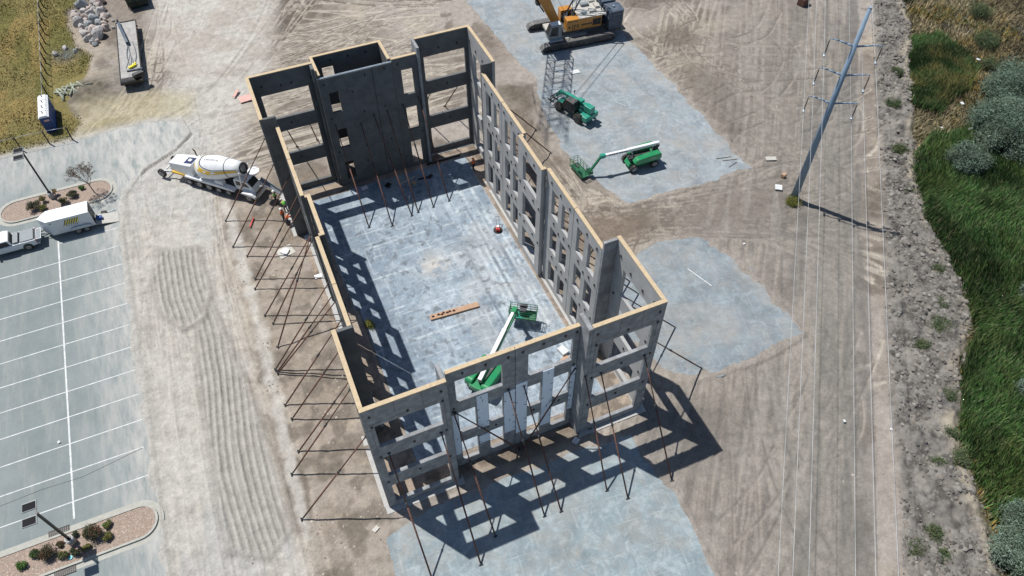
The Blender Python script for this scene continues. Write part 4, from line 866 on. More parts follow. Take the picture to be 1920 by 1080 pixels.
dp=Vector((-2.1,0,2.05)); dd=Vector((6.4,0,1.75)).normalized(); DR=[(0,.35),(.05,.9),(.35,1.17),(.8,1.3),(1.8,1.34),(2.9,1.3),(4.2,1.05),(5.3,.84),(6.2,.68)]
dm=MB().lathe(DR,dp,dd,40).build('drum',M['white'],t)
def dr(s): 
    for (a,ra),(b_,rb) in zip(DR,DR[1:]):
        if a<=s<=b_: return ra+(rb-ra)*(s-a)/(b_-a)
    return DR[-1][1]
sideV=Vector((0,-1,0)); upV=dd.cross(Vector((0,1,0)))*-1; upV=upV if upV.z>0 else -upV
def dpt(s,th,off): return dp+dd*s+(upV*math.cos(th)+sideV*math.sin(th))*(dr(s)+off)
def swoosh(name,mat,f0,f1,off):
    V=[];n=60
    for k in range(n+1):
        u=k/n; t0=(u-.5)*2; 
        for f in(f0,f1): s_,th=f(t0); V.append(dpt(s_,th,off))
    MB().add(V,[(2*k,2*k+1,2*k+3,2*k+2) for k in range(n)]).build(name,M[mat],dm)
def arc(s0,wd,th0,ex):
    return lambda t0:(min(6.0,s0+(5.9-s0)*abs(t0)**ex),th0+math.copysign(wd*(min(1,abs(t0)*1.6))**.55,t0)*(1-.0*abs(t0)))
swoosh('yellow_swoosh','stripe',arc(.32,1.32,.25,2.2),arc(1.02,1.02,.25,2.2),.012)
swoosh('navy_swoosh','navy',arc(1.10,1.0,.2,2.2),arc(1.22,.95,.2,2.2),.016)
m_=MB(); V=[dpt(4.35,2*math.pi*k/36,.02) for k in range(36)]+[dpt(4.43,2*math.pi*k/36,.02) for k in range(36)]
MB().add(V,[(k,(k+1)%36,36+(k+1)%36,36+k) for k in range(36)]).build('drum_ring',M['steel'],dm)
for k,(ds,hh) in enumerate(((1.75,.2),(2.0,.14),(2.16,.14),(2.34,.14),(2.6,.2),(2.8,.14),(2.96,.14),(3.14,.14),(3.34,.2),(3.5,.14))):
    V=[dpt(ds,.25-hh/2,.014),dpt(ds+.11,.25-hh/2,.014),dpt(ds+.11,.25+hh/2,.014),dpt(ds,.25+hh/2,.014)]; MB().add(V,[(0,1,2,3)]).build('drum_lettering',M['greyp'],dm)
e=dp+dd*6.2
MB().lathe([(0,.62),(.02,.45),(-.3,.3)],e,dd,24).build('drum_mouth',M['black'],dm)
MB().lathe([(0,.70),(.12,.70)],e-dd*.3,dd,28).build('roller_ring',M['galv'],t)
MB().bar(e+Vector((-.1,-.75,-.1)),Vector((3.4,-.75,1.1)),.1,.14).bar(e+Vector((-.1,.75,-.1)),Vector((3.4,.75,1.1)),.1,.14).build('drum_support',M['white'],t)
MB().lathe([(0,.25),(.5,.62),(.55,.62)],(5.0,.1,3.1),(0.0,0,1),16).build('charge_hopper',M['white'],t)
MB().path([(4.5+.5*math.cos(k*.5),.75+.35*math.sin(k*.5),3.95) for k in range(14)],.03).build('hopper_ring',M['galv'],t)
cb=MB().side([(2.55,1.0),(2.55,2.3),(3.0,2.45),(4.2,2.4),(4.75,1.75),(5.0,1.25),(4.9,.9)],-.72,.72).build('cab',M['white'],t,bevel=.06)
MB().add([(4.27,-.6,2.34),(4.27,.6,2.34),(4.74,.6,1.8),(4.74,-.6,1.8)],[(0,3,2,1)]).build('windscreen',M['glass'],cb)
for s_ in(-1,1): MB().side([(2.8,1.6),(2.8,2.2),(4.1,2.2),(4.5,1.65)],s_*.725-.005,s_*.725+.005).build('side_window',M['glass'],cb)
for s_ in(-1,1): MB().side([(3.45,1.0),(3.7,1.22),(4.9,1.22),(5.25,.95),(5.2,.75)],min(s_*.7,s_*1.28),max(s_*.7,s_*1.28)).build('front_fender',M['white'],t,bevel=.05)
MB().box(5.0,5.2,-1.1,1.1,.45,.8).build('bumper',M['white'],t,bevel=.03)
for s_ in(-1,1): MB().box(5.15,5.23,s_*.9-.1,s_*.9+.1,.95,1.1).build('headlight',M['glass'],t)
MB().side([(.2,1.3),(.2,1.75),(1.2,1.75),(1.3,1.3)],-1.1,-.5).build('water_tank',M['white'],t,bevel=.08)
a=Vector((5.4,.1,2.5)); c_=Vector((7.75,.15,1.15)); m_=MB(); dv=(c_-a); 
for k in(0,):
    n_=dv.normalized(); s2=n_.cross(Vector((0,0,1))).normalized(); u3=s2.cross(n_)
    V=[]
    for p_ in(a,c_):
        for an in range(-4,5): w_=an*.36; V.append(p_+s2*.27*math.sin(w_)-u3*.27*math.cos(w_)+u3*.1)
    m_.add(V,[(i,i+1,i+10,i+9) for i in range(8)])
ch=m_.build('chute',M['greyp'],t); ch.modifiers.new('s','SOLIDIFY').thickness=.03
for s_ in(-1,1): MB().bar(a+s2*s_*.29+u3*.14,c_+s2*s_*.29+u3*.14,.05,.06).build('chute_rail',M['galv'],ch)
MB().bar((4.8,.1,1.3),(6.2,.12,1.9),.09,.09).build('chute_support',M['white'],t)
# ---- pickup
t=empty('pickup_truck',(-27.25,41.75,.02),0,'white pickup truck with open tailgate hitched ahead of the enclosed trailer','pickup truck')
bd=MB().side([(-2.9,.45),(-2.95,.85),(-2.75,1.02),(-1.5,1.1),(-1.4,1.12),(.45,1.14),(2.75,1.14),(2.78,.5),(2.3,.42),(-2.6,.42)],-.97,.97).build('body',M['sidew'],t,bevel=.06)
MB().side([(-1.55,1.1),(-.95,1.74),(-.6,1.80),(.25,1.80),(.5,1.72),(.62,1.1)],-.84,.84).build('cabin',M['roofw'],t,bevel=.08)
for s_ in(-1,1): MB().side([(-1.25,1.14),(-.82,1.66),(.35,1.68),(.46,1.14)],s_*.845-.01,s_*.845+.01).build('side_window',M['glass'],t)
MB().add([(-1.6,-.72,1.13),(-1.6,.72,1.13),(-1.0,.72,1.72),(-1.0,-.72,1.72)],[(0,1,2,3)]).build('windscreen',M['glass'],t)
MB().add([(.655,-.7,1.18),(.655,.7,1.18),(.545,.7,1.66),(.545,-.7,1.66)],[(0,3,2,1)]).build('rear_window',M['glass'],t)
bed=MB().box(.7,2.74,-.80,.80,1.142,1.15).build('truck_bed',M['black'],t); MB().box(.72,1.22,-.82,.82,1.15,1.34).build('tool_chest',M['greyp'],bed,bevel=.02); MB().box(1.36,2.62,-.84,.84,1.15,1.25).build('bed_cover',M['greyp'],bed,bevel=.02)
MB().box(2.78,3.28,-.80,.80,1.0,1.06).build('tailgate',M['sidew'],t); MB().box(2.82,3.22,-.72,.72,1.062,1.075).build('tailgate_liner',M['greyp'],t); MB().box(2.8,2.98,-.9,.9,.45,.62).build('bumper',M['galv'],t)
for s_ in(-1,1):
    MB().box(2.775,2.80,s_*.88-.07,s_*.88+.07,.75,1.08).build('tail_light',M['redd'],t)
    for x in(-1.95,1.85): wheel(t,x,s_*.86,.40,.26,s_,tread=False)
    for x in(-1.95,1.85): MB().lathe([(0,.47),(.02,.47)],(x,s_*.965-.01,.46),(0,1,0),20).build('wheel_arch',M['black'],t)
    MB().box(-1.3,-1.1,s_*1.05-.12,s_*1.05+.12,1.1,1.28).build('mirror',M['black'],t)
MB().box(-2.98,-2.9,-.7,.7,.6,.95).build('grille',M['black'],t)
# ---- enclosed trailer
t=empty('enclosed_trailer',(-20.9,42.3,.02),R(-1),'white enclosed cargo trailer with yellow and black slash logo and lowered ramp','trailer')
P=[(-2.9,0),(-2.05,-.88),(1.95,-.88),(1.95,.88),(-2.05,.88)]
MB().prism(P,.45,2.28).build('body',M['sidew'],t,bevel=.03); MB().prism([(x*1.01,y*1.02) for x,y in P],2.285,2.33).build('roof',M['roofw'],t,bevel=.02)
MB().box(1.952,1.965,-.80,.80,.5,2.2).build('rear_opening',M['black'],t)
for s_ in(-1,1): MB().box(1.955,2.02,s_*.86-.04,s_*.86+.04,.45,2.3).build('door_frame',M['roofw'],t)
MB().add([(2.0,-.78,.42),(4.15,-.78,.04),(4.15,.78,.04),(2.0,.78,.42),(2.0,-.78,.35),(4.15,-.78,.0),(4.15,.78,.0),(2.0,.78,.35)],[(0,1,2,3),(4,7,6,5),(0,4,5,1),(2,6,7,3),(1,5,6,2)]).build('ramp_door',M['cream'],t)
for s_ in(-1,1):
    MB().side([(-.35,.62),(-.2,.86),(.1,.95),(1.3,.95),(1.6,.86),(1.75,.62),(1.6,.62),(-.2,.62)],s_*.98-.12,s_*.98+.12).build('fender',M['galv'],t,bevel=.02)
    for x in(.28,1.1): wheel(t,x,s_*.98,.34,.22,s_,tread=False)
lg=MB()
for k in range(6):
    x=-.72+k*.23; MB().add([(x,-.886,1.40),(x+.19,-.886,1.40),(x+.55,-.886,2.04),(x+.36,-.886,2.04)],[(0,1,2,3)]).build('logo_bar',M['black'],t)
    MB().add([(x+.09,-.889,1.42),(x+.18,-.889,1.42),(x+.535,-.889,2.02),(x+.445,-.889,2.02)],[(0,1,2,3)]).build('logo_bar',M['yel'],t)
for z,x0,n,w_ in((1.28,-.8,9,.15),(1.16,-.5,6,.15)):
    for k in range(n): MB().box(x0+k*.19,x0+k*.19+w_*random.uniform(.6,1),-.889,-.884,z,z+.05).build('lettering',M['steel'],t)
MB().box(-1.85,-1.7,-.89,-.88,1.95,2.05).build('marker_light',M['black'],t)
MB().bar((-2.2,-.6,.5),(-3.75,0,.5),.07,.1).bar((-2.2,.6,.5),(-3.75,0,.5),.07,.1).build('drawbar',M['steel'],t); MB().tube((-3.4,0,.1),(-3.4,0,.95),.05,n=8).build('jack',M['steel'],t)
tag(MB().box(-.28,.28,-.2,.2,0,.3).build('storage_tote',M['bluel'],None,bevel=.04),'blue plastic tote sitting on the trailer ramp','tote').location=(-18.5,42.3,.36)
tg=empty('tool_bag',(-18.1,43.25,.05),0,'black tool bag lying behind the trailer beside its ramp','bag'); MB().box(-.3,.3,-.2,.2,0,.3).build('bag_body',M['black'],tg,bevel=.1); MB().path([(-.2,0,.3),(-.15,0,.42),(.15,0,.42),(.2,0,.3)],.02).build('handle',M['black'],tg)
tag(MB().bar((-17.9,43.3,.06),(-16.9,43.5,.06),.05,.05).build('metal_bar',M['galv']),'thin pale bar lying on the asphalt beyond the trailer ramp','bar')
# ---- flatbed trailer with jib and hoses
t=empty('flatbed_trailer',(-12.65,72.2,0),R(-2.3),'long flatbed trailer with dark rim and pale deck beside the boulder pile','trailer')
MB().box(-1.22,1.22,-7.3,7.3,1.02,1.14).build('deck',M['deck'],t)
m_=MB(); 
for x in(-1.3,1.22): m_.box(x,x+.08,-7.4,7.4,.95,1.24)
for y in(-7.4,7.3): m_.box(-1.22,1.22,y,y+.1,.95,1.24)
m_.build('side_rail',M['black'],t); MB().box(-.5,-.35,-6.8,7,.7,1.02).box(.35,.5,-6.8,7,.7,1.02).build('frame_rails',M['black'],t)
MB().box(-1.2,1.2,-7.25,-6.4,1.14,1.3).build('rear_plate',M['black'],t)
for y in(-5.9,-4.7,-3.5):
    for s_ in(-1,1):
        o=wheel(t,0,0,.45,.3,1,tread=False); o.rotation_euler=(0,0,R(90)); o.location=(s_*1.0,y,0)
for y in(4.4,): 
    for s_ in(-.9,.9): MB().box(s_-.07,s_+.07,y-.07,y+.07,0,1.0).build('landing_leg',M['steel'],t)
m_=MB()
for k in range(7): m_.box(1.3,1.42,1.2+k*.8,1.28+k*.8,.85,1.1)
m_.build('ratchet',M['steel'],t)
j=empty('steel_jib',(-12.9,76.3,1.16),R(14),'dark steel jib section lying across the flatbed deck','jib')
MB().side([(-3.0,0),(-2.9,.5),(-2.2,.75),(2.6,.5),(3.1,.25),(2.9,0)],-.18,.18).build('beam',M['cwt'],j,bevel=.03).rotation_euler=(0,0,R(90)); j.rotation_euler=(0,0,R(7)); MB().lathe([(0,.3),(.3,.3)],(-.15,2.9,.45),(1,0,0),14).build('sheave',M['steel'],j)
for k,(dx,ph) in enumerate(((-.45,0),(-.25,1),(.1,2),(.35,.5),(-.1,3))):
    pts=[(-12.6+dx+.35*math.sin(y*.55+ph)+.1*(y-70),y,1.17+.02*k) for y in np.arange(68.2,74.5,.35)]
    tag(MB().path(pts,.045,5).build('hose',M['greyp']),'long grey hose snaking along the flatbed deck, %s from the left'%(ordn[k] if k else 'first'),'hose','hoses on the flatbed trailer')
tag(MB().obox((-12.5,68.1,1.3),(1.0,.35,.22),.5).obox((-12.2,68.4,1.38),(.7,.2,.16),.8).build('strap_bundle',M['yel'],bevel=.04),'yellow folded strap bundle on the flatbed deck','strap bundle')
tag(MB().obox((-12.3,67.3,1.24),(1.9,.25,.2),-.1).build('steel_bar',M['cwt'],bevel=.03),'blue grey steel bar lying across the flatbed deck','steel bar')
tb=empty('tool_chest',(-11.9,65.5,1.31),R(20),'black rounded tool chest at the near end of the flatbed','tool chest'); MB().box(-.7,.7,-.35,.35,0,.5).build('chest',M['black'],tb,bevel=.12); MB().box(-.6,.6,-.3,.3,.5,.54).build('lid',M['steel'],tb)
# ---- portable toilets
pt=None
nm_=['nearest','second nearest','third from the near end','farthest']
for k in range(4):
    y=60.55+k*1.13
    if pt is None:
        pt=empty('portable_toilet',(-22.75,y,0),0); b=MB().box(-.52,.52,-.53,.53,.05,2.15).build('cabin',M['blue'],pt,bevel=.02)
        MB().add([(-.58,-.56,2.15),(.58,-.56,2.15),(.58,.56,2.15),(-.58,.56,2.15),(-.3,-.5,2.38),(.3,-.5,2.38),(.3,.5,2.38),(-.3,.5,2.38)],[(0,1,5,4),(1,2,6,5),(2,3,7,6),(3,0,4,7),(4,5,6,7)]).build('roof',M['roofw'],pt)
        d=MB().box(.525,.55,-.4,.4,.15,1.95).build('door',M['bluel'],pt); MB().box(.55,.58,-.33,-.28,1.0,1.15).build('handle',M['black'],d)
        MB().tube((.0,.1,2.3),(.0,.1,2.6),.06,n=8).build('vent_pipe',M['steel'],pt); MB().box(-.6,.6,-.56,.56,0,.06).build('skid',M['black'],pt)
        o=pt
        MB().box(-.12,.42,-.545,-.535,1.6,1.85).build('sign',M['pink'],b)
    else: o=copy_tree(pt); o.location=(-22.75,y,0)
    tag(o,'blue portable toilet with white roof, %s in the row of four'%nm_[k],'portable toilet','portable toilets by the fence')
# ---- dumpster
t=empty('dumpster',(-10.6,87.4,0),R(3),'dark green open dumpster at the top edge of the dirt yard','dumpster')
MB().add([(-1.2,-2.6,0),(1.2,-2.6,0),(1.2,3,0),(-1.2,3,0),(-1.35,-3.0,1.7),(1.35,-3.0,1.7),(1.35,3.2,1.7),(-1.35,3.2,1.7)],[(0,3,2,1),(0,1,5,4),(1,2,6,5),(2,3,7,6),(3,0,4,7)]).build('bin',M['gdark'],t)
m_=MB()
for k in range(7):
    for s_ in(-1,1): m_.box(s_*1.33-.05,s_*1.33+.05,-2.6+k*.9,-2.5+k*.9,0,1.7)
m_.build('side_ribs',M['gdark'],t); MB().box(-1.42,1.42,-3.08,-2.96,1.6,1.75).box(-1.42,1.42,3.16,3.28,1.6,1.75).box(-1.42,-1.3,-2.96,3.16,1.6,1.75).box(1.3,1.42,-2.96,3.16,1.6,1.75).build('rim',M['gdark'],t); MB().box(-1.3,1.3,-2.9,3.1,.6,.9).build('refuse',M['black'],t)
# ---- fences
def fence(name,pts,h,label,rails=True,step=None,mesh=True):
    x0,y0=pts[0]; t=empty(name,(x0,y0,0),0,label,'fence')
    for k,(x,y) in enumerate(pts):
        MB().tube((x-x0,y-y0,-.1),(x-x0,y-y0,h),.085,n=6).build('fence_post',M['black'],t)
    for (xa,ya),(xb,yb) in zip(pts,pts[1:]): MB().tube((xa-x0,ya-y0,h*.97),(xb-x0,yb-y0,h*.97),.02,n=5).build('rail',M['galv'],t)
    m_=MB()
    for (xa,ya),(xb,yb) in zip(pts,pts[1:]):
        L=math.hypot(xb-xa,yb-ya); n=int(L/.6)
        for k in range(-int(h/.6),n):
            for sg in(1,-1):
                a0,b0=k*.6,k*.6+h; za,zb=(0.05,h) if sg>0 else(h,.05)
                lo,hi=max(0,a0),min(L,b0)
                if hi<=lo: continue
                f=lambda s_:(xa-x0+(xb-xa)*s_/L,ya-y0+(yb-ya)*s_/L,za+(zb-za)*(s_-a0)/h)
                m_.tube(f(lo),f(hi),.0016,n=3,caps=False)
    m_.build('wire_mesh',M['steel'],t)
fence('wire_fence',[(-22.95,y) for y in np.arange(65.2,106,2.52)],1.9,'wire mesh fence with dark posts running up through the dry grass')
fence('wire_fence',[(-32.2,58.1),(-29.2,58.05),(-26.1,58.0),(-23.1,57.9),(-20.6,57.6)],1.9,'wire mesh fence along the grass edge above the asphalt road')
# ---- boulders
import bmesh
def rock_mesh(seed):
    r_=np.random.default_rng(seed); bm=bmesh.new(); bmesh.ops.create_icosphere(bm,subdivisions=2,radius=1)
    for _ in range(7):
        n=Vector(r_.normal(size=3)).normalized(); d=r_.uniform(.55,.85)
        for v in bm.verts:
            e=v.co.dot(n)-d
            if e>0: v.co-=n*e*.9
    for v in bm.verts: v.co*=1+r_.uniform(-.03,.03)
    me=bpy.data.meshes.new('boulder'); bm.to_mesh(me); bm.free(); return me
RK=[rock_mesh(k) for k in range(9)]
for k,me in enumerate(RK): me.materials.append(M[('rockA','rockB','rockC','rockA','rockB')[k%5]])
pts=[]; 
bpoly=[(-19.0,87),(-17.6,88.6),(-15.2,89.5),(-14.9,84),(-15.3,79.5),(-16.8,77.0),(-18.3,78.8),(-18.8,82)]
r_=random.Random(5); tries=0
while len(pts)<46 and tries<9000:
    tries+=1; x=r_.uniform(-19.5,-14.7); y=r_.uniform(76.8,90); s_=r_.choice((.45,.6,.8,1.0))*(1 if len(pts)>14 else 1.15)
    if float(sdf(np.array(x),np.array(y),bpoly))>-.1: continue
    if all(math.hypot(x-a,y-b_)>(s_+c_)*.62 for a,b_,c_ in pts): pts.append((x,y,s_))
pts+=[(-20.6,77.9,.45),(-21.8,76.9,.5),(-19.4,76.6,.4),(-19.0,77.1,.35),(-14.3,80.6,.3),(-14.2,82.6,.28),(-14.6,84.2,.33)]
cols=['grey','pinkish','blue grey','grey','pinkish']
pts.sort(key=lambda p:(-p[1]))
rows=['top','upper','middle','lower','bottom']
for k,(x,y,s_) in enumerate(pts):
    j=r_.randrange(9); o=bpy.data.objects.new('boulder',RK[j]); COL.objects.link(o); o.location=(x,y,s_*.35); o.scale=(s_*r_.uniform(.85,1.15),s_*r_.uniform(.85,1.15),s_*.8); o.rotation_euler=(r_.uniform(0,6),r_.uniform(0,6),r_.uniform(0,6))
    rk=sum(1 for p in pts[:k] if p[1]-y<1.2 and p[0]<x)
    sz='large' if s_>.85 else 'mid sized' if s_>.5 else 'small'
    row=['at the very top','in the upper part','just above the middle','just below the middle','in the lower part','at the bottom'][min(5,max(0,int((90-y)/2.2)))]; cl_=['left edge','left half','middle','right half','right edge'][min(4,max(0,int((x+19.4)/.95)))]
    where='on its %s'%cl_ if k<999 else ''
    lab='%s %s boulder %s of the heap, %s'%(sz,cols[j%5],row,where)
    if not hasattr(tag,'seen'): tag.seen=set()
    for extra in('','tilted ','squat ','knobbly '):
        l2=lab.replace(' boulder',' '+extra+'boulder') if extra else lab
        if l2 not in tag.seen: break
    tag.seen.add(l2); tag(o,l2,'boulder','boulders heaped beside the grass field')
# ---- treated posts piled by the toilets
r_=random.Random(3)
for k in range(40):
    x=-21.5+r_.random()*2.9; y=66.4+r_.random()*1.5; an=R(r_.choice((r_.uniform(95,125),r_.uniform(60,85),r_.uniform(150,175)))); L=r_.uniform(1.6,2.6); z=.08+.06*r_.randrange(0,9)
    o=MB().tube((-L/2,0,0),(L/2,0,r_.uniform(-.1,.1)),.10,n=7).build('timber_post',M['post']); o.location=(x,y,z+.1); o.rotation_euler=(0,0,an)
    tag(o,'greenish timber post lying in the loose pile beside the portable toilets','post','timber posts piled beside the toilets')
# ---- lamps in the parking lot
def lamp(x,y,h,label):
    t=empty('parking_lamp',(x,y,.1),0,label,'lamp post','parking lot lamps')
    MB().tube((0,0,-.1),(0,0,.75),.30,n=16).build('concrete_base',M['concl'],t); MB().tube((0,0,.7),(0,0,.8),.2,n=12).build('base_plate',M['black'],t)
    MB().box(-.075,.075,-.075,.075,.75,h).build('pole',M['black'],t)
    MB().bar((-.02,-.55,h-.05),(-.02,.75,h-.05),.07,.07).build('arm',M['black'],t)
    for s_,yy in((-1,-.45),(1,.75)):
        hd=MB().box(-.95,.03,yy-.36,yy+.36,h-.09,h+.02).build('lamp_head',M['greyp'],t,bevel=.02); MB().box(-.90,-.04,yy-.30,yy+.26,h+.022,h+.05).build('dark_cover',M['matt'],hd)
lamp(-22.95,6.95,5.55,'black parking lot lamp with twin flat heads in the lower island'); lamp(-23.1,48.1,6.15,'black parking lot lamp with twin flat heads in the upper island')
# ---- shrubs, trees
def foliage(name,par,lobes,n,ls,pal,seed,mat='veg',up=.3,soft=0):
    r_=np.random.default_rng(seed); L=np.array([l[:3] for l in lobes]); Rr=np.array([l[3] for l in lobes]); w_=Rr**2; w_=w_/w_.sum()
    i=r_.choice(len(lobes),n,p=w_); d=r_.normal(size=(n,3)); d/=np.linalg.norm(d,axis=1)[:,None]; d[:,2]=np.where(d[:,2]<-.3,-d[:,2],d[:,2]); rad=Rr[i]*r_.uniform(.3,1.2,n)**.6
    P=(L[i]+d*rad[:,None]*np.array([1,1,.85])) if not soft else L[i]+r_.normal(size=(n,3))*Rr[i][:,None]*soft; nn=d*.6+r_.normal(size=(n,3))*.6+np.array([0,0,up]); nn/=np.linalg.norm(nn,axis=1)[:,None]
    t1=np.cross(nn,r_.normal(size=(n,3))); t1/=np.linalg.norm(t1,axis=1)[:,None]+1e-9; t2=np.cross(nn,t1); s=ls*r_.uniform(.6,1.4,n)[:,None]
    V=np.stack([P-t1*s,P+t2*s*(.2 if soft else .45),P+t1*s,P-t2*s*(.2 if soft else .45)],1).reshape(-1,3); V[:,2]=np.maximum(V[:,2],.02)
    Fc=np.arange(4*n).reshape(-1,4); pal=np.array(pal); lc=pal[r_.integers(0,len(pal),len(lobes))][i]*.5+pal[r_.integers(0,len(pal),n)]*.5; lc=lc*r_.uniform(.75,1.25,(n,1))
    return quick(name,V,Fc,M[mat],par,cols=np.repeat(np.clip(lc,0,1),4,0))
def shrub(x,y,r,h,pal,label,name='shrub',cat='shrub',group='landscaping shrubs in the kerbed islands',seed=1,dens=1.):
    t=empty(name,(x,y,.1),0,label,cat,group); r_=random.Random(seed)
    r*=1.3; h*=1.1; lobes=[(r_.uniform(-.5,.5)*r,r_.uniform(-.5,.5)*r,h*r_.uniform(.35,.7),r*r_.uniform(.35,.55)) for _ in range(9)]
    foliage('foliage',t,lobes,int(2600*r*dens),.055,pal,seed)
    m_=MB()
    for l in lobes[:5]: m_.tube((0,0,0),l[:3],.025,.01,n=5)
    m_.build('stems',M['bark'],t)
dk=[(.045,.065,.035),(.07,.09,.045),(.09,.07,.04),(.035,.05,.03)]; yg=[(.16,.16,.05),(.20,.19,.07),(.12,.14,.04)]; gr=[(.07,.14,.035),(.10,.18,.05)]; tn=[(.26,.20,.11),(.20,.16,.08)]
for a in ((-24.78,46.85,.62,.9,dk,'large dark green round shrub left of the lamp in the upper island'),(-23.9,47.7,.35,.7,tn+yg,'tan feathery grass clump just left of the upper lamp'),(-22.75,48.35,.3,.8,tn,'tan feathery grass clump just above the upper lamp'),(-21.95,46.7,.33,.5,yg,'yellow green clump right of the upper lamp behind the trailer'),(-21.05,47.35,.48,.7,dk,'dark green round shrub midway along the upper island'),(-20.05,48.2,.28,.4,gr,'small green shrub near the bare tree in the upper island'),(-23.95,46.4,.36,.5,yg,'yellow green clump beside the large dark shrub above the trailer'),
 (-24.55,6.6,.62,.8,dk+[(.2,.06,.04)],'large dark reddish green shrub left of the lower lamp'),(-21.35,6.65,.68,.9,dk+[(.2,.06,.04)],'large dark green shrub right of the lower lamp'),(-26.45,6.45,.30,.4,gr,'small bright green shrub at the far left of the lower island'),(-25.6,7.0,.36,.45,gr+dk,'small green shrub left of the big reddish shrub in the lower island'),(-20.35,7.2,.30,.4,yg+gr,'small yellow green clump at the upper right of the big lower shrub'),(-20.5,6.2,.36,.45,yg,'yellow green grass clump at the lower right of the big lower shrub'),(-22.8,7.35,.26,.35,dk,'small dark shrub just above the lower lamp base'),(-23.75,7.1,.26,.35,[(.2,.1,.06)]+dk,'small reddish shrub between the lower lamp and the big left shrub'),(-21.95,6.0,.3,.4,yg,'yellow green clump right of the lower lamp base'),(-22.75,5.95,.34,.5,[(.10,.10,.04)]+dk,'dull green clump directly below the lower lamp base'),(-23.6,6.1,.34,.4,yg+dk,'yellow green clump between the cyan marker and the reddish shrub'),(-21.95,7.1,.2,.3,gr,'tiny green sprout above the gap beside the lower lamp')):
    shrub(*a,seed=int(abs(a[0]*97+a[1])))
tag(MB().lathe([(0,.16),(.05,.16)],(0,0,0),(0,0,1),12).build('marker_lid',mk('cyan_plastic',(.12,.55,.62),.5)),'bright cyan round lid on the gravel below the lower lamp','lid').location=(-23.15,5.75,.13)
# small half bare tree
t=empty('young_tree',(-18.84,47.1,.1),0,'young half bare tree with sparse brown leaves at the upper island tip','tree'); r_=random.Random(9)
m_=MB(); m_.tube((0,0,0),(-.1,0,1.3),.06,.045,n=7); tips=[]
def grow(p,d,L,r,dep):
    e=p+d*L; m_.tube(p,e,r,r*.6,n=5,caps=False)
    if dep==0: tips.append(e); return
    for k in range(3): grow(e-d*L*r_.uniform(0,.35),(d+Vector((r_.uniform(-.75,.75),r_.uniform(-.75,.75),r_.uniform(0,.5)))).normalized(),L*.72,r*.55,dep-1)
for k in range(7): grow(Vector((-.1,0,1.0+.08*k)),Vector((math.cos(k*.9)*.6,math.sin(k*.9)*.6,1)).normalized(),1.05,.03,3)
m_.build('trunk',M['bark'],t)
foliage('crown',t,[(*e,.16) for e in tips],2200,.05,[(.13,.09,.07),(.17,.12,.09),(.09,.07,.05)],4)
# ---- vegetation on the right: reeds (one mass), dry grass, trees and bushes
def blades(name,n,reg,h,w,pal,label,seed,lean=.35,dens=None,pal2=None,base=-.35):
    r_=np.random.default_rng(seed); x=r_.uniform(reg[0],reg[1],n); y=r_.uniform(reg[2],reg[3],n); k=dens(x,y); ok=r_.random(n)<k; x=x[ok];y=y[ok]; n=len(x)
    hh=h*r_.uniform(.6,1.15,n)*(.75+.5*fbm(x,y,4,3,91)); an=r_.uniform(0,6.28,n); ld=.5+5.0*(fbm(x,y,5,3,99)-.5); l_=np.stack([.75*np.cos(ld)+r_.normal(0,.6,n),.75*np.sin(ld)+r_.normal(0,.6,n)],1)*lean*hh[:,None]
    ww=w*r_.uniform(.6,1.4,n); dx,dy=np.cos(an)*ww,np.sin(an)*ww; b0=np.full(n,base)
    V=np.stack([np.stack([x-dx,y-dy,b0],1),np.stack([x+dx,y+dy,b0],1),np.stack([x+dx*.8+l_[:,0]*.45,y+dy*.8+l_[:,1]*.45,b0+hh*.65],1),np.stack([x+l_[:,0],y+l_[:,1],b0+hh],1),np.stack([x-dx*.8+l_[:,0]*.45,y-dy*.8+l_[:,1]*.45,b0+hh*.65],1)],1)
    Fc=(np.arange(n)[:,None]*5+np.array([[0,1,2,3,4]])).reshape(-1,5); pal=np.array(pal); c=pal[r_.integers(0,len(pal),n)]*r_.uniform(.7,1.3,(n,1))
    f=sst(.38,.64,fbm(x,y,6,5,93,.65)); c=c*(.55+1.0*f)[:,None]; dd_=r_.random(n)<.05; c[dd_]=np.array([.24,.22,.12])
    if pal2 is not None: p2=np.array(pal2); s_=sst(.5,.7,fbm(x,y,3.5,4,95))*(r_.random(n)<.75); c=c*(1-s_[:,None])+p2[r_.integers(0,len(p2),n)]*s_[:,None]
    o=quick(name,V.reshape(-1,3),Fc,M['veg'],cols=np.repeat(c,5,0)); return tag(o,label,'vegetation',kind='stuff')
RE=[(66.3,15.2),(60.7,6.8),(58.6,-.2),(54.8,-4.9),(50.8,-8.1),(47,-11.6),(44.8,-14.5),(42.5,-20),(40,-26),(70,-60),(105,0),(95,22),(84,19),(77,17.5),(72,18.5)]
RE2=[(84,35.5),(81,32),(76,26.5),(74.2,23.8),(76,21.6),(79,22.5),(83.5,24),(87,26.5),(88,30),(87.5,34.5)]
def de(x,y): return np.clip(sst(.6,-.8,sdf(x,y,RE)+1.6*(fbm(x,y,2.5,4,97)-.5)),0,1)
def de2(x,y): return np.clip(sst(.6,-1.2,sdf(x,y,RE2)+2.0*(fbm(x,y,2.,4,98)-.5)),0,1)
gp=[(.075,.165,.045),(.06,.135,.04),(.10,.195,.06),(.04,.09,.03),(.17,.21,.10)]
blades('reeds',600000,(38,106,-30,24),1.15,.032,gp,'dense dark green reed bed filling the marsh along the right edge',41,.33,de,[(.16,.19,.07),(.10,.2,.05)])
blades('reeds',75000,(73,89,21,36),1.1,.034,gp,'separate patch of green and yellowing reeds near the upper right bank',42,.4,de2,[(.30,.27,.09),(.24,.23,.10)])
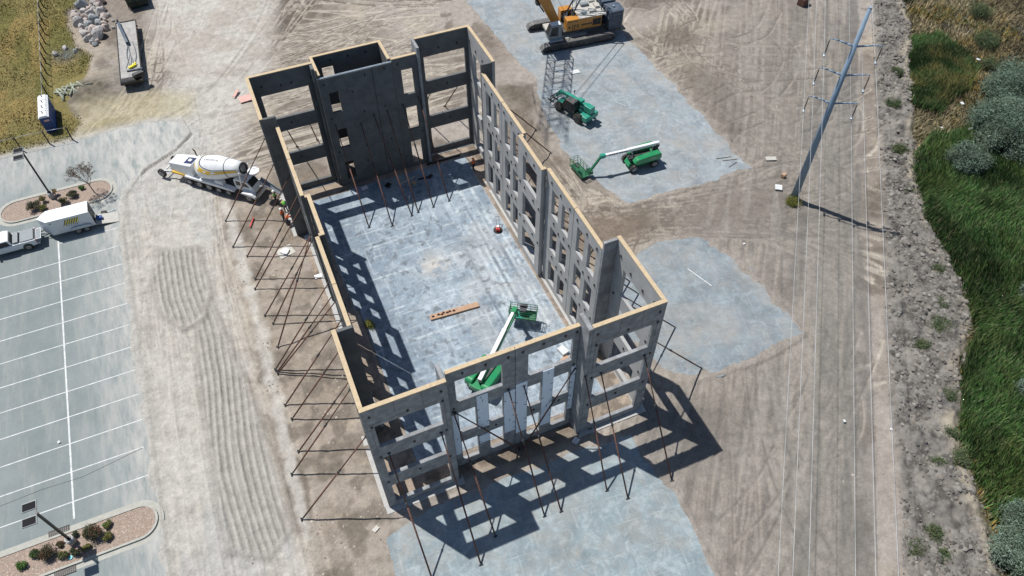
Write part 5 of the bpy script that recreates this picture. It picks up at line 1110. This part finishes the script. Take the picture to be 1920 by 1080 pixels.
def dg(x,y): return sst(.5,-1,sdf(x,y,VEG))*(1-de(x,y))*(1-de2(x,y))*sst(-20,-5,y)*.9+sst(.5,-1,sdf(x,y,VEG))*(1-de(x,y))*(y<-5)*.5
blades('dry_grass',190000,(42,128,-26,60),.55,.06,[(.215,.175,.11),(.165,.135,.08),(.27,.225,.14),(.12,.12,.065)],'dry tan and ochre brush covering the upper right corner',43,.6,dg,[(.27,.19,.06),(.10,.13,.05)],base=-.25)
def dgr(x,y): return sst(.6,-.4,sdf(x,y,GRASS)+1.4*(fbm(x,y,3,4,2)-.5))*.8
blades('dry_grass',90000,(-40,-10,57,104),.16,.05,[(.28,.225,.085),(.23,.195,.075),(.19,.18,.07),(.33,.26,.11)],'short yellow green dry grass of the fenced field',44,.6,dgr,[(.26,.18,.07),(.14,.14,.05)],base=0)
def weeds(px_,seed,n,hh,pal,name,label):
    V=[]; 
    rr=np.random.default_rng(seed); xs=[];ys=[]
    for (x,y,r) in px_: xs+=list(x+rr.normal(0,r*.5,n)); ys+=list(y+rr.normal(0,r*.5,n))
    return xs,ys
def bushy(x,y,r,h,pal,label,seed,name='shrub',group=None,dens=1,ls=.12,z=-.3,cat='bush'):
    t=empty(name,(x,y,z),0,label,cat,group); r_=random.Random(seed); m_=MB(); lobes=[]
    nl=int(12+r*20)
    for k in range(nl):
        a=r_.uniform(0,6.28); q=r*math.sqrt(r_.random())*.85; hz=h*(.35+.6*r_.random())*(1-.35*(q/r)**2); lobes.append((q*math.cos(a),q*math.sin(a),hz,r_.uniform(.16,.42)*(r**.55)))
        if k<nl*.5: m_.tube((q*.15*math.cos(a),q*.15*math.sin(a),0),(q*math.cos(a),q*math.sin(a),hz),.03+.012*r,.015,n=5)
    m_.tube((0,0,-.2),(0,0,h*.45),.06+.035*r,.05,n=7); m_.build('trunk',M['bark'],t)
    foliage('crown',t,lobes,int(5600*r*r*dens)+900,ls,pal,seed,up=.5,soft=.78)
sage=[(.11,.17,.125),(.16,.23,.175),(.06,.09,.065),(.21,.28,.215),(.08,.10,.06)]
grp='grey green trees and bushes growing in the marsh'
bushy(79.5,14.0,4.9,3.6,sage,'largest grey green willow like tree at the upper right edge',1,'willow_tree',grp,1.0,.15,cat='tree')
bushy(86.5,19.5,4.2,3.6,sage,'grey green tree crown cut by the right edge above the largest one',2,'willow_tree',grp,.9,.15,cat='tree')
bushy(71.4,12.9,1.9,2.4,sage,'mid sized grey green bush standing in the upper reed bed',3,'willow_shrub',grp,1.6,.13)
bushy(41.9,-22.6,1.9,2.4,sage,'grey green bush at the lower right corner',4,'willow_shrub',grp,1.6,.13); bushy(43.9,-21.0,1.5,2.2,sage,'grey green bush just above the lower right corner bush',5,'willow_shrub',grp,1.6,.13)
bushy(54.4,-12.4,1.2,2.0,sage,'small grey green bush at the right edge midway down the reeds',6,'willow_shrub',grp,1.8,.12)
bushy(62.8,-4.3,1.0,2.0,sage,'small grey green bush at the right edge in the brightest reeds',7,'willow_shrub',grp,1.6,.12)
gl=[(.075,.12,.05),(.055,.09,.04),(.11,.14,.075),(.13,.13,.07)]; g2='green weeds growing along the bank'
for k,(x,y,r,lb) in enumerate(((92.6,30.3,1.7,'dark green bush in the dry brush of the upper right corner'),(88.8,26.2,1.1,'green weed clump below the dark bush in the dry brush'),(97,36,1.6,'dark green bush near the top right in the dry brush'),(90.5,44,1.8,'bright green weed patch at the very top of the bank'),(71.5,24.6,.9,'lone green weed clump on the clod bank beside the pole top'),(52.4,-3.6,1.0,'green weed clump on the pale bank midway down'),(54.0,-1.4,.8,'green weed clump above another on the pale bank'),(57.2,1.9,.6,'small weed clump on the bank beside bright reeds'),(49.1,-4.6,.6,'small weed clump on the lumpy clods'),(42.1,-14.3,.55,'dark weed clump on the smooth lower bank'),(43.9,-14.6,.7,'pale green weed clump on the lower pale strip'),(35.7,-18.9,.75,'green weed at the lower bank nearest the dirt road'),(37.4,-18.6,.7,'bright green weed beside the tiny stream bed at the lower bank'),(36.8,-20.2,.6,'dull green weed low on the bank near the frame bottom'),(47.4,-9.6,.6,'green weed against the reed edge at lower right'),(45.1,-12.4,.6,'green weed at the reed edge above the yellow patch'),(50.2,15.5,.75,'yellow green weeds around the foot of the steel pole'),(62.5,11.8,.6,'green weed at the reed edge level with the pole foot'),(66.3,17.6,.9,'green weeds at the corner of the reed bed'),(76.6,29.4,.9,'green weeds between the bank and the yellowing reeds'),(3.6,17.75,.35,'yellow green tuft poking through the left slab edge'))):
    bushy(x,y,r*.95,.3+.25*r,gl if k!=16 and k!=20 else [(.16,.17,.04),(.08,.13,.03),(.24,.20,.06)],lb,60+k,'weed_clump',g2,.55 if r<1 else .6,.10,0,'weed')
# broken clods on the bank, loose stones in the dirt
def clods(n,reg,f,smin,smax,pal,seed,label,name='rubble'):
    r_=np.random.default_rng(seed); x=r_.uniform(reg[0],reg[1],n); y=r_.uniform(reg[2],reg[3],n); ok=f(x,y)>r_.random(n); x=x[ok];y=y[ok]; n=len(x)
    I=np.clip(np.searchsorted(ax,x),0,nx-1); J=np.clip(np.searchsorted(ay,y),0,ny-1); z=Z[I,J]
    s=smin+(smax-smin)*r_.random(n)**3; base=np.array([(1,0,0),(.3,.9,0),(-.8,.6,0),(-.9,-.5,0),(.2,-1,0),(0.1,.1,.8)]); B=base[None]*r_.uniform(.65,1.3,(n,6,3))*s[:,None,None]; a=r_.uniform(0,6.3,n); ca,sa=np.cos(a)[:,None],np.sin(a)[:,None]
    V=np.stack([B[...,0]*ca-B[...,1]*sa+x[:,None],B[...,0]*sa+B[...,1]*ca+y[:,None],B[...,2]+z[:,None]-.02],-1).reshape(-1,3)
    f_=np.array([(0,1,5),(1,2,5),(2,3,5),(3,4,5),(4,0,5)]); Fc=(np.arange(n)[:,None,None]*6+f_[None]).reshape(-1,3); pal=np.array(pal)
    o=quick(name,V,Fc,M['rubble'],cols=np.repeat(pal[r_.integers(0,len(pal),n)]*r_.uniform(.8,1.2,(n,1)),6,0)); return tag(o,label,'rubble',kind='stuff')
clods(110000,(26,96,-28,50),lambda x,y:sst(.3,-.6,sdf(x,y,BANKW))*sst(-1.2,.2,sdf(x,y,VEG))*sst(.25,.55,fbm(x,y,3,4,101)),.06,.27,[(.17,.16,.148),(.24,.228,.21),(.10,.094,.086),(.19,.17,.15)],51,'grey broken clods and rubble strewn along the bank')
clods(9000,(-7,1,-6,44),lambda x,y:sst(.5,.7,fbm(x,y,2.5,4,103))*.8,.03,.14,[(.33,.29,.25),(.42,.38,.33),(.22,.19,.16)],52,'small stones scattered in the dirt left of the building','loose_stones')
clods(9000,(-14,62,-22,95),lambda x,y:sst(.58,.72,fbm(x,y,5,4,104))*(np.minimum.reduce([sdf(x,y,P) for P in(NSLAB,ESLAB,SSLAB,BSLAB)])>.4)*.8,.03,.13,[(.33,.29,.25),(.44,.41,.36),(.19,.165,.14)],53,'small stones scattered over the wide dirt yard','loose_stones')
# ---- odds and ends
def bits(name,c,sz,rz,mat,label,cat,z=.04,bev=.01):
    o=MB().obox((0,0,sz[2]/2),sz).build(name,M[mat],bevel=bev); o.location=(c[0],c[1],z); o.rotation_euler=(0,0,rz); return tag(o,label,cat)
bits('foam_sheet',(39.2,46.2),(1.1,.75,.08),R(-5),'paint','white foam sheet on the far pad beside the crane boom shadow','sheet')
bits('white_strip',(41.2,38.2),(.07,2.0,.04),R(35),'paint','short white strip lying on the far pad right of the telehandler','strip')
bits('white_strip',(35.1,10.5),(.10,3.0,.05),R(19),'paint','long white strip lying on the right concrete pad','strip')
for k,(x,y,a,w_) in enumerate(((47.3,24.6,-12,2),(47.7,24.0,-14,1.9),(47.6,23.2,16,1.5))): bits('timber_batten',(x,y),(1.7*w_/1.9,.06,.05),R(a),'bark','dark thin batten near the far pad corner, %s from the top'%(['first','second','third'][k]),'batten')
bits('pink_board',(-.6,57.4),(1.5,1.3,.06),R(5),'pink','pink insulation board lying left of the far left wall corner','board',.1)
bits('pink_board',(-1.5,58.9),(.35,1.5,.08),R(-30),'pink','narrow pink board strip leaning beside the pink board','board',.1)
bits('red_pipe',(-3.95,35.6),(.12,1.4,.1),R(-28),'redd','short bright red pipe in the dirt left of the wall','pipe',.12)
c_=empty('paper_pile',(-1.6,30.1,gz(-1.6,30.1)+.02),0,'crumpled white tarp on a pale board in the dirt left of the wall','tarp')
MB().obox((0,.1,.03),(1.6,1.4,.05),.25).build('board',M['cream'],c_)
import mathutils
me=rock_mesh(77); me.materials.append(M['tarp']); o=bpy.data.objects.new('tarp',me); COL.objects.link(o); o.parent=c_; o.scale=(.6,.5,.22); o.location=(-.05,0,.12)
me=rock_mesh(78); me.materials.append(M['tarp']); o=bpy.data.objects.new('white_bag',me); COL.objects.link(o); o.scale=(.22,.55,.25); o.location=(.85,8.2,.2); tag(o,'crumpled white plastic bag at the outer foot of the left wall near its front tower','bag')
for k,(x,y) in enumerate(((1.05,31.2),(.72,25.6))):
    bits('footing_pad',(x-.05,y),(.75,.5,.12),0,'tarp','pale concrete pad against the outer foot of the left wall, %s'%(['by the far tower','at the panel joint']) [k],'pad',.0)
# litter near pole
bits('white_board',(50.0,18.0),(.75,.8,.12),R(-35),'paint','white and red sign board lying left of the steel pole foot','board',.06); bits('white_board',(52.1,22.3),(1.2,.6,.06),R(-20),'cream','pale board lying in the dirt up left of the steel pole','board',.08)
bits('cardboard_box',(51.6,19.3),(.5,.4,.4),R(20),'plank','small tan cardboard box behind the steel pole foot','box',.05)
bits('steel_bin',(76.1,48.0),(1.5,1.1,1.1),R(20),'rust','rusty brown steel bin at the top edge of the yard','bin',.0,.1)
for k,(x,y) in enumerate(((41.7,12.5),(76.4,17.1),(79.2,21.2),(88,27.4),(73.5,18.6),(49.2,-13.6),(40.8,-10.2),(37.7,-8),(-23.6,16.4))):
    bits('litter',(x,y),(.5 if k in(1,2,3) else .25,.35 if k in(1,2,3) else .2,.08),R(k*37),'paint','scrap of white litter %s'%(['near the right concrete pad edge','beside the upper reed bed corner','as a small white plank in the dry brush','far up in the dry brush by green bushes','at the reed bed corner','on the lower right pale strip','on the grey bank','beside the dirt road at lower right','on the parking lot asphalt'][k]),'litter',.35 if k in(1,2,3,4) else .05)
# plank stack with clamps, inside
t=empty('plank_stack',(11.45,16.1,.05),R(-3.5),'long reddish timber plank stack on the slab with rusty clamps on it','planks')
for k in range(3): MB().box(-2.4,2.4,-.28+k*.19,-.10+k*.19,0,.2).build('plank',M['plank'],t)
for k,(x,y) in enumerate(((-2.1,0),(-1.55,.05),(-1.25,-.05),(-1.05,.1),(-.7,0),(-.45,.05),(-.05,0))):
    o=MB().tube((0,0,0),(0,0,.18),.05,n=6).box(-.14,.14,-.04,.04,0,.05).build('brace_shoe',M['rust']); o.location=(11.45+x,16.1+y-x*.06,.27); tag(o,'rusty steel brace shoe on the plank stack, %s from the left'%(ordn[k] if k else 'first'),'brace shoe','brace shoes on the plank stack')
# power trowel / small machine near the right wall
t=empty('power_trowel',(19.35,24.3,.045),R(70),'small red and black power trowel standing on the slab near the right wall','trowel')
MB().lathe([(0,.48),(.06,.48)],(0,0,.03),(0,0,1),18).build('blade_ring',M['black'],t); MB().box(-.3,.25,-.22,.22,.15,.5).build('engine',M['redd'],t,bevel=.05); MB().box(-.1,.2,-.15,.15,.5,.62).build('fuel_tank',M['white'],t,bevel=.03)
MB().tube((.2,-.15,.4),(1.1,-.15,.95),.02,n=5).tube((.2,.15,.4),(1.1,.15,.95),.02,n=5).tube((1.1,-.2,.95),(1.1,.2,.95),.02,n=5).build('handle',M['black'],t)
# debris by the stair wall, far floor
for k,(x,y,w_,h2_,a,mt) in enumerate(((8.4,36.0,.7,.4,10,'white'),(10.9,35.4,.6,.5,40,'black'),(13.1,35.3,1.9,.06,14,'cream'),(14.8,34.9,1.2,.08,-5,'black'),(13.6,34.6,.5,.4,20,'plank'),(15.6,34.9,.6,.35,33,'black'),(12.4,32.6,.5,.12,70,'paint'))):
    bits('site_debris',(x,y),(w_,h2_,.18),R(a),mt,['white bucket lid box at the left end of the far wall','black hose coil box by the far wall','long pale lath on the far floor','black flat board on the far floor','small tan crate near the far wall middle','black small crate right of the far wall middle','white triangle of foam on the far floor'][k],'debris',.05)
tag(MB().tube((15.9,36.9,.12),(19.9,36.9,.12),.12,n=8).build('black_pipe',M['black']),'long black pipe lying at the far right slab corner','pipe')
# pile of red shims along right trench and paper near front window
clods(500,(20.6,21.1,7,12),lambda x,y:np.full(x.shape,.5),.03,.09,[(.4,.12,.1),(.5,.4,.35)],58,'reddish broken shims lying in the right trench','shims')
bits('white_board',(18.9,7.9),(.7,.9,.35),R(15),'paint','white carton on the slab behind the near wall','carton'); bits('pallet',(18.7,6.9),(1.0,.8,.12),R(25),'plank','broken wooden pallet beside the white carton','pallet')
bits('white_board',(16.0,-.6),(.6,.5,.05),R(30),'paint','small white board on the ground before the near wall fin','board'); bits('yellow_paper',(-1.5,-1.2),(.5,.35,.03),R(30),'cream','cream paper scrap near the front left tower base','paper')
# ---- people
def person(name,loc,rz,pose,top,hat,label,h=1.78):
    t=empty(name,loc,rz,label,'person','site workers'); 
    J=pose
    def skin(nm,chain,mat,root='pelvis',sub=1):
        ids={};V=[];Rr=[];E_=[]
        for a,b_ in chain:
            for q in(a,b_):
                if q[0] not in ids: ids[q[0]]=len(V); V.append(J[q[0]]); Rr.append(q[1])
            E_.append((ids[a[0]],ids[b_[0]]))
        me=bpy.data.meshes.new(nm); me.from_pydata(V,E_,[]); me.materials.append(M[mat]); o=bpy.data.objects.new(nm,me); COL.objects.link(o); o.parent=t
        md=o.modifiers.new('k','SKIN'); md.use_smooth_shade=True
        sv=me.skin_vertices[0].data if len(me.skin_vertices) else None
        if sv is None: return o
        for i,r in enumerate(Rr): sv[i].radius=(r,r) if not isinstance(r,tuple) else r
        sv[ids.get(root,0)].use_root=True
        o.modifiers.new('s','SUBSURF').levels=sub; o.modifiers['s'].render_levels=sub
        return o
    # fingers as extra joints off each wrist
    ch=[(('pelvis',(.15,.11)),('chest',(.17,.12))),(('chest',(.17,.12)),('neck',.055)),(('neck',.055),('head',(.085,.095))),(('head',(.085,.095)),('crown',(.07,.08)))]
    for s_ in'LR':
        ch+=[(('chest',.1),('sh'+s_,.06)),(('sh'+s_,.06),('el'+s_,.043)),(('el'+s_,.043),('wr'+s_,.03)),(('wr'+s_,.03),('palm'+s_,(.04,.018))),(('pelvis',.1),('hip'+s_,.085)),(('hip'+s_,.085),('kn'+s_,.06)),(('kn'+s_,.06),('an'+s_,.042)),(('an'+s_,.042),('toe'+s_,.04))]
        w_=Vector(J['wr'+s_]); e_=Vector(J['el'+s_]); d=(w_-e_).normalized(); sv_=d.orthogonal().normalized(); J['palm'+s_]=tuple(w_+d*.08)
        for k,(o_,L) in enumerate(((-.03,.07),(-.01,.085),(.01,.08),(.03,.06))): J['f%d%s'%(k,s_)]=tuple(w_+d*(.08+L)+sv_*o_+Vector((0,0,-.01))); ch.append((('palm'+s_,.03),('f%d%s'%(k,s_),.009)))
        J['th'+s_]=tuple(w_+d*.09-sv_*.06); ch.append((('wr'+s_,.03),('th'+s_,.01)))
    body=skin('body',ch,'skin')
    skin('trousers',[(('pelvis',(.17,.125)),('hipL',.10)),(('hipL',.10),('knL',.078)),(('knL',.078),('anL',.06)),(('pelvis',.17),('hipR',.10)),(('hipR',.10),('knR',.078)),(('knR',.078),('anR',.06))],'denim')
    skin('hi_vis_jacket',[(('pelvis',(.19,.14)),('chest',(.20,.145))),(('chest',.2),('shL',.085)),(('shL',.085),('elL',.062)),(('chest',.2),('shR',.085)),(('shR',.085),('elR',.062))],top)
    for s_ in'LR':
        a=Vector(J['an'+s_]); b_=Vector(J['toe'+s_]); MB().bar(a+(a-b_)*.3+Vector((0,0,-.04)),b_+Vector((0,0,-.02)),.10,.10).build('boot',M['black'],t,bevel=.03)
    c=Vector(J['crown']); ax_=(c-Vector(J['neck'])).normalized()
    hm=MB().lathe([(-.005,.165),(.01,.165),(.015,.14),(.07,.125),(.12,.08),(.135,.01)],c-ax_*.02,ax_,16).build('hard_hat',M[hat],t)
    hd=Vector(J['head']); fw=Vector((0,-1,0)); fw=(fw-ax_*fw.dot(ax_)).normalized()
    MB().tube(hd+fw*.09,hd+fw*.12-ax_*.015,.014,.018,n=6).build('nose',M['skin'],body)
    for s_ in(-1,1): MB().tube(hd+fw*.088+Vector((s_*.032,0,0))+ax_*.03,hd+fw*.1+Vector((s_*.032,0,0))+ax_*.03,.012,n=6).build('eye',M['black'],body)
    return t
base=dict(pelvis=(0,0,.95),chest=(0,0,1.32),neck=(0,0,1.5),head=(0,-.01,1.62),crown=(0,-.01,1.70),shL=(-.2,0,1.42),elL=(-.27,-.02,1.14),wrL=(-.24,-.14,.92),shR=(.2,0,1.42),elR=(.27,-.02,1.14),wrR=(.22,-.2,.96),hipL=(-.1,0,.90),knL=(-.11,-.03,.5),anL=(-.12,.02,.09),toeL=(-.13,-.16,.05),hipR=(.1,0,.90),knR=(.12,-.03,.5),anR=(.13,.02,.09),toeR=(.15,-.16,.05))
bend=dict(base); bend.update(pelvis=(0,.12,.86),chest=(0,-.18,1.10),neck=(0,-.32,1.2),head=(0,-.42,1.25),crown=(0,-.49,1.29),shL=(-.19,-.22,1.15),elL=(-.25,-.36,.92),wrL=(-.16,-.5,.74),shR=(.19,-.22,1.15),elR=(.26,-.34,.90),wrR=(.18,-.52,.72),hipL=(-.1,.12,.82),knL=(-.13,-.12,.46),anL=(-.14,.02,.09),hipR=(.1,.12,.82),knR=(.14,.02,.46),anR=(.16,.16,.09),toeL=(-.15,-.16,.05),toeR=(.18,-.02,.05))
walk=dict(base); walk.update(knL=(-.11,-.16,.52),anL=(-.12,-.22,.1),toeL=(-.12,-.4,.05),knR=(.12,.05,.5),anR=(.12,.25,.12),toeR=(.13,.1,.05),wrL=(-.2,.1,.93),wrR=(.2,-.3,1.0))
person('person',(20.45,34.05,.0),R(25),walk,'orange','hato','worker in an orange jacket standing at the far right slab corner')
person('person',(-.45,33.85,.05),R(120),dict(bend),'orange','hatw','stooping worker in an orange vest and white hard hat outside the left wall')
person('person',(-.75,34.65,.05),R(60),dict(base),'orange','hatw','standing worker in a red orange vest just behind the stooping one')
person('person',(-.25,36.0,.05),R(200),dict(bend),'lime','hatw','worker in a green vest bent over just below the chute end')
person('person',(-.9,37.6,.05),R(250),dict(base),'lime','hatw','worker in a green vest standing at the end of the chute')
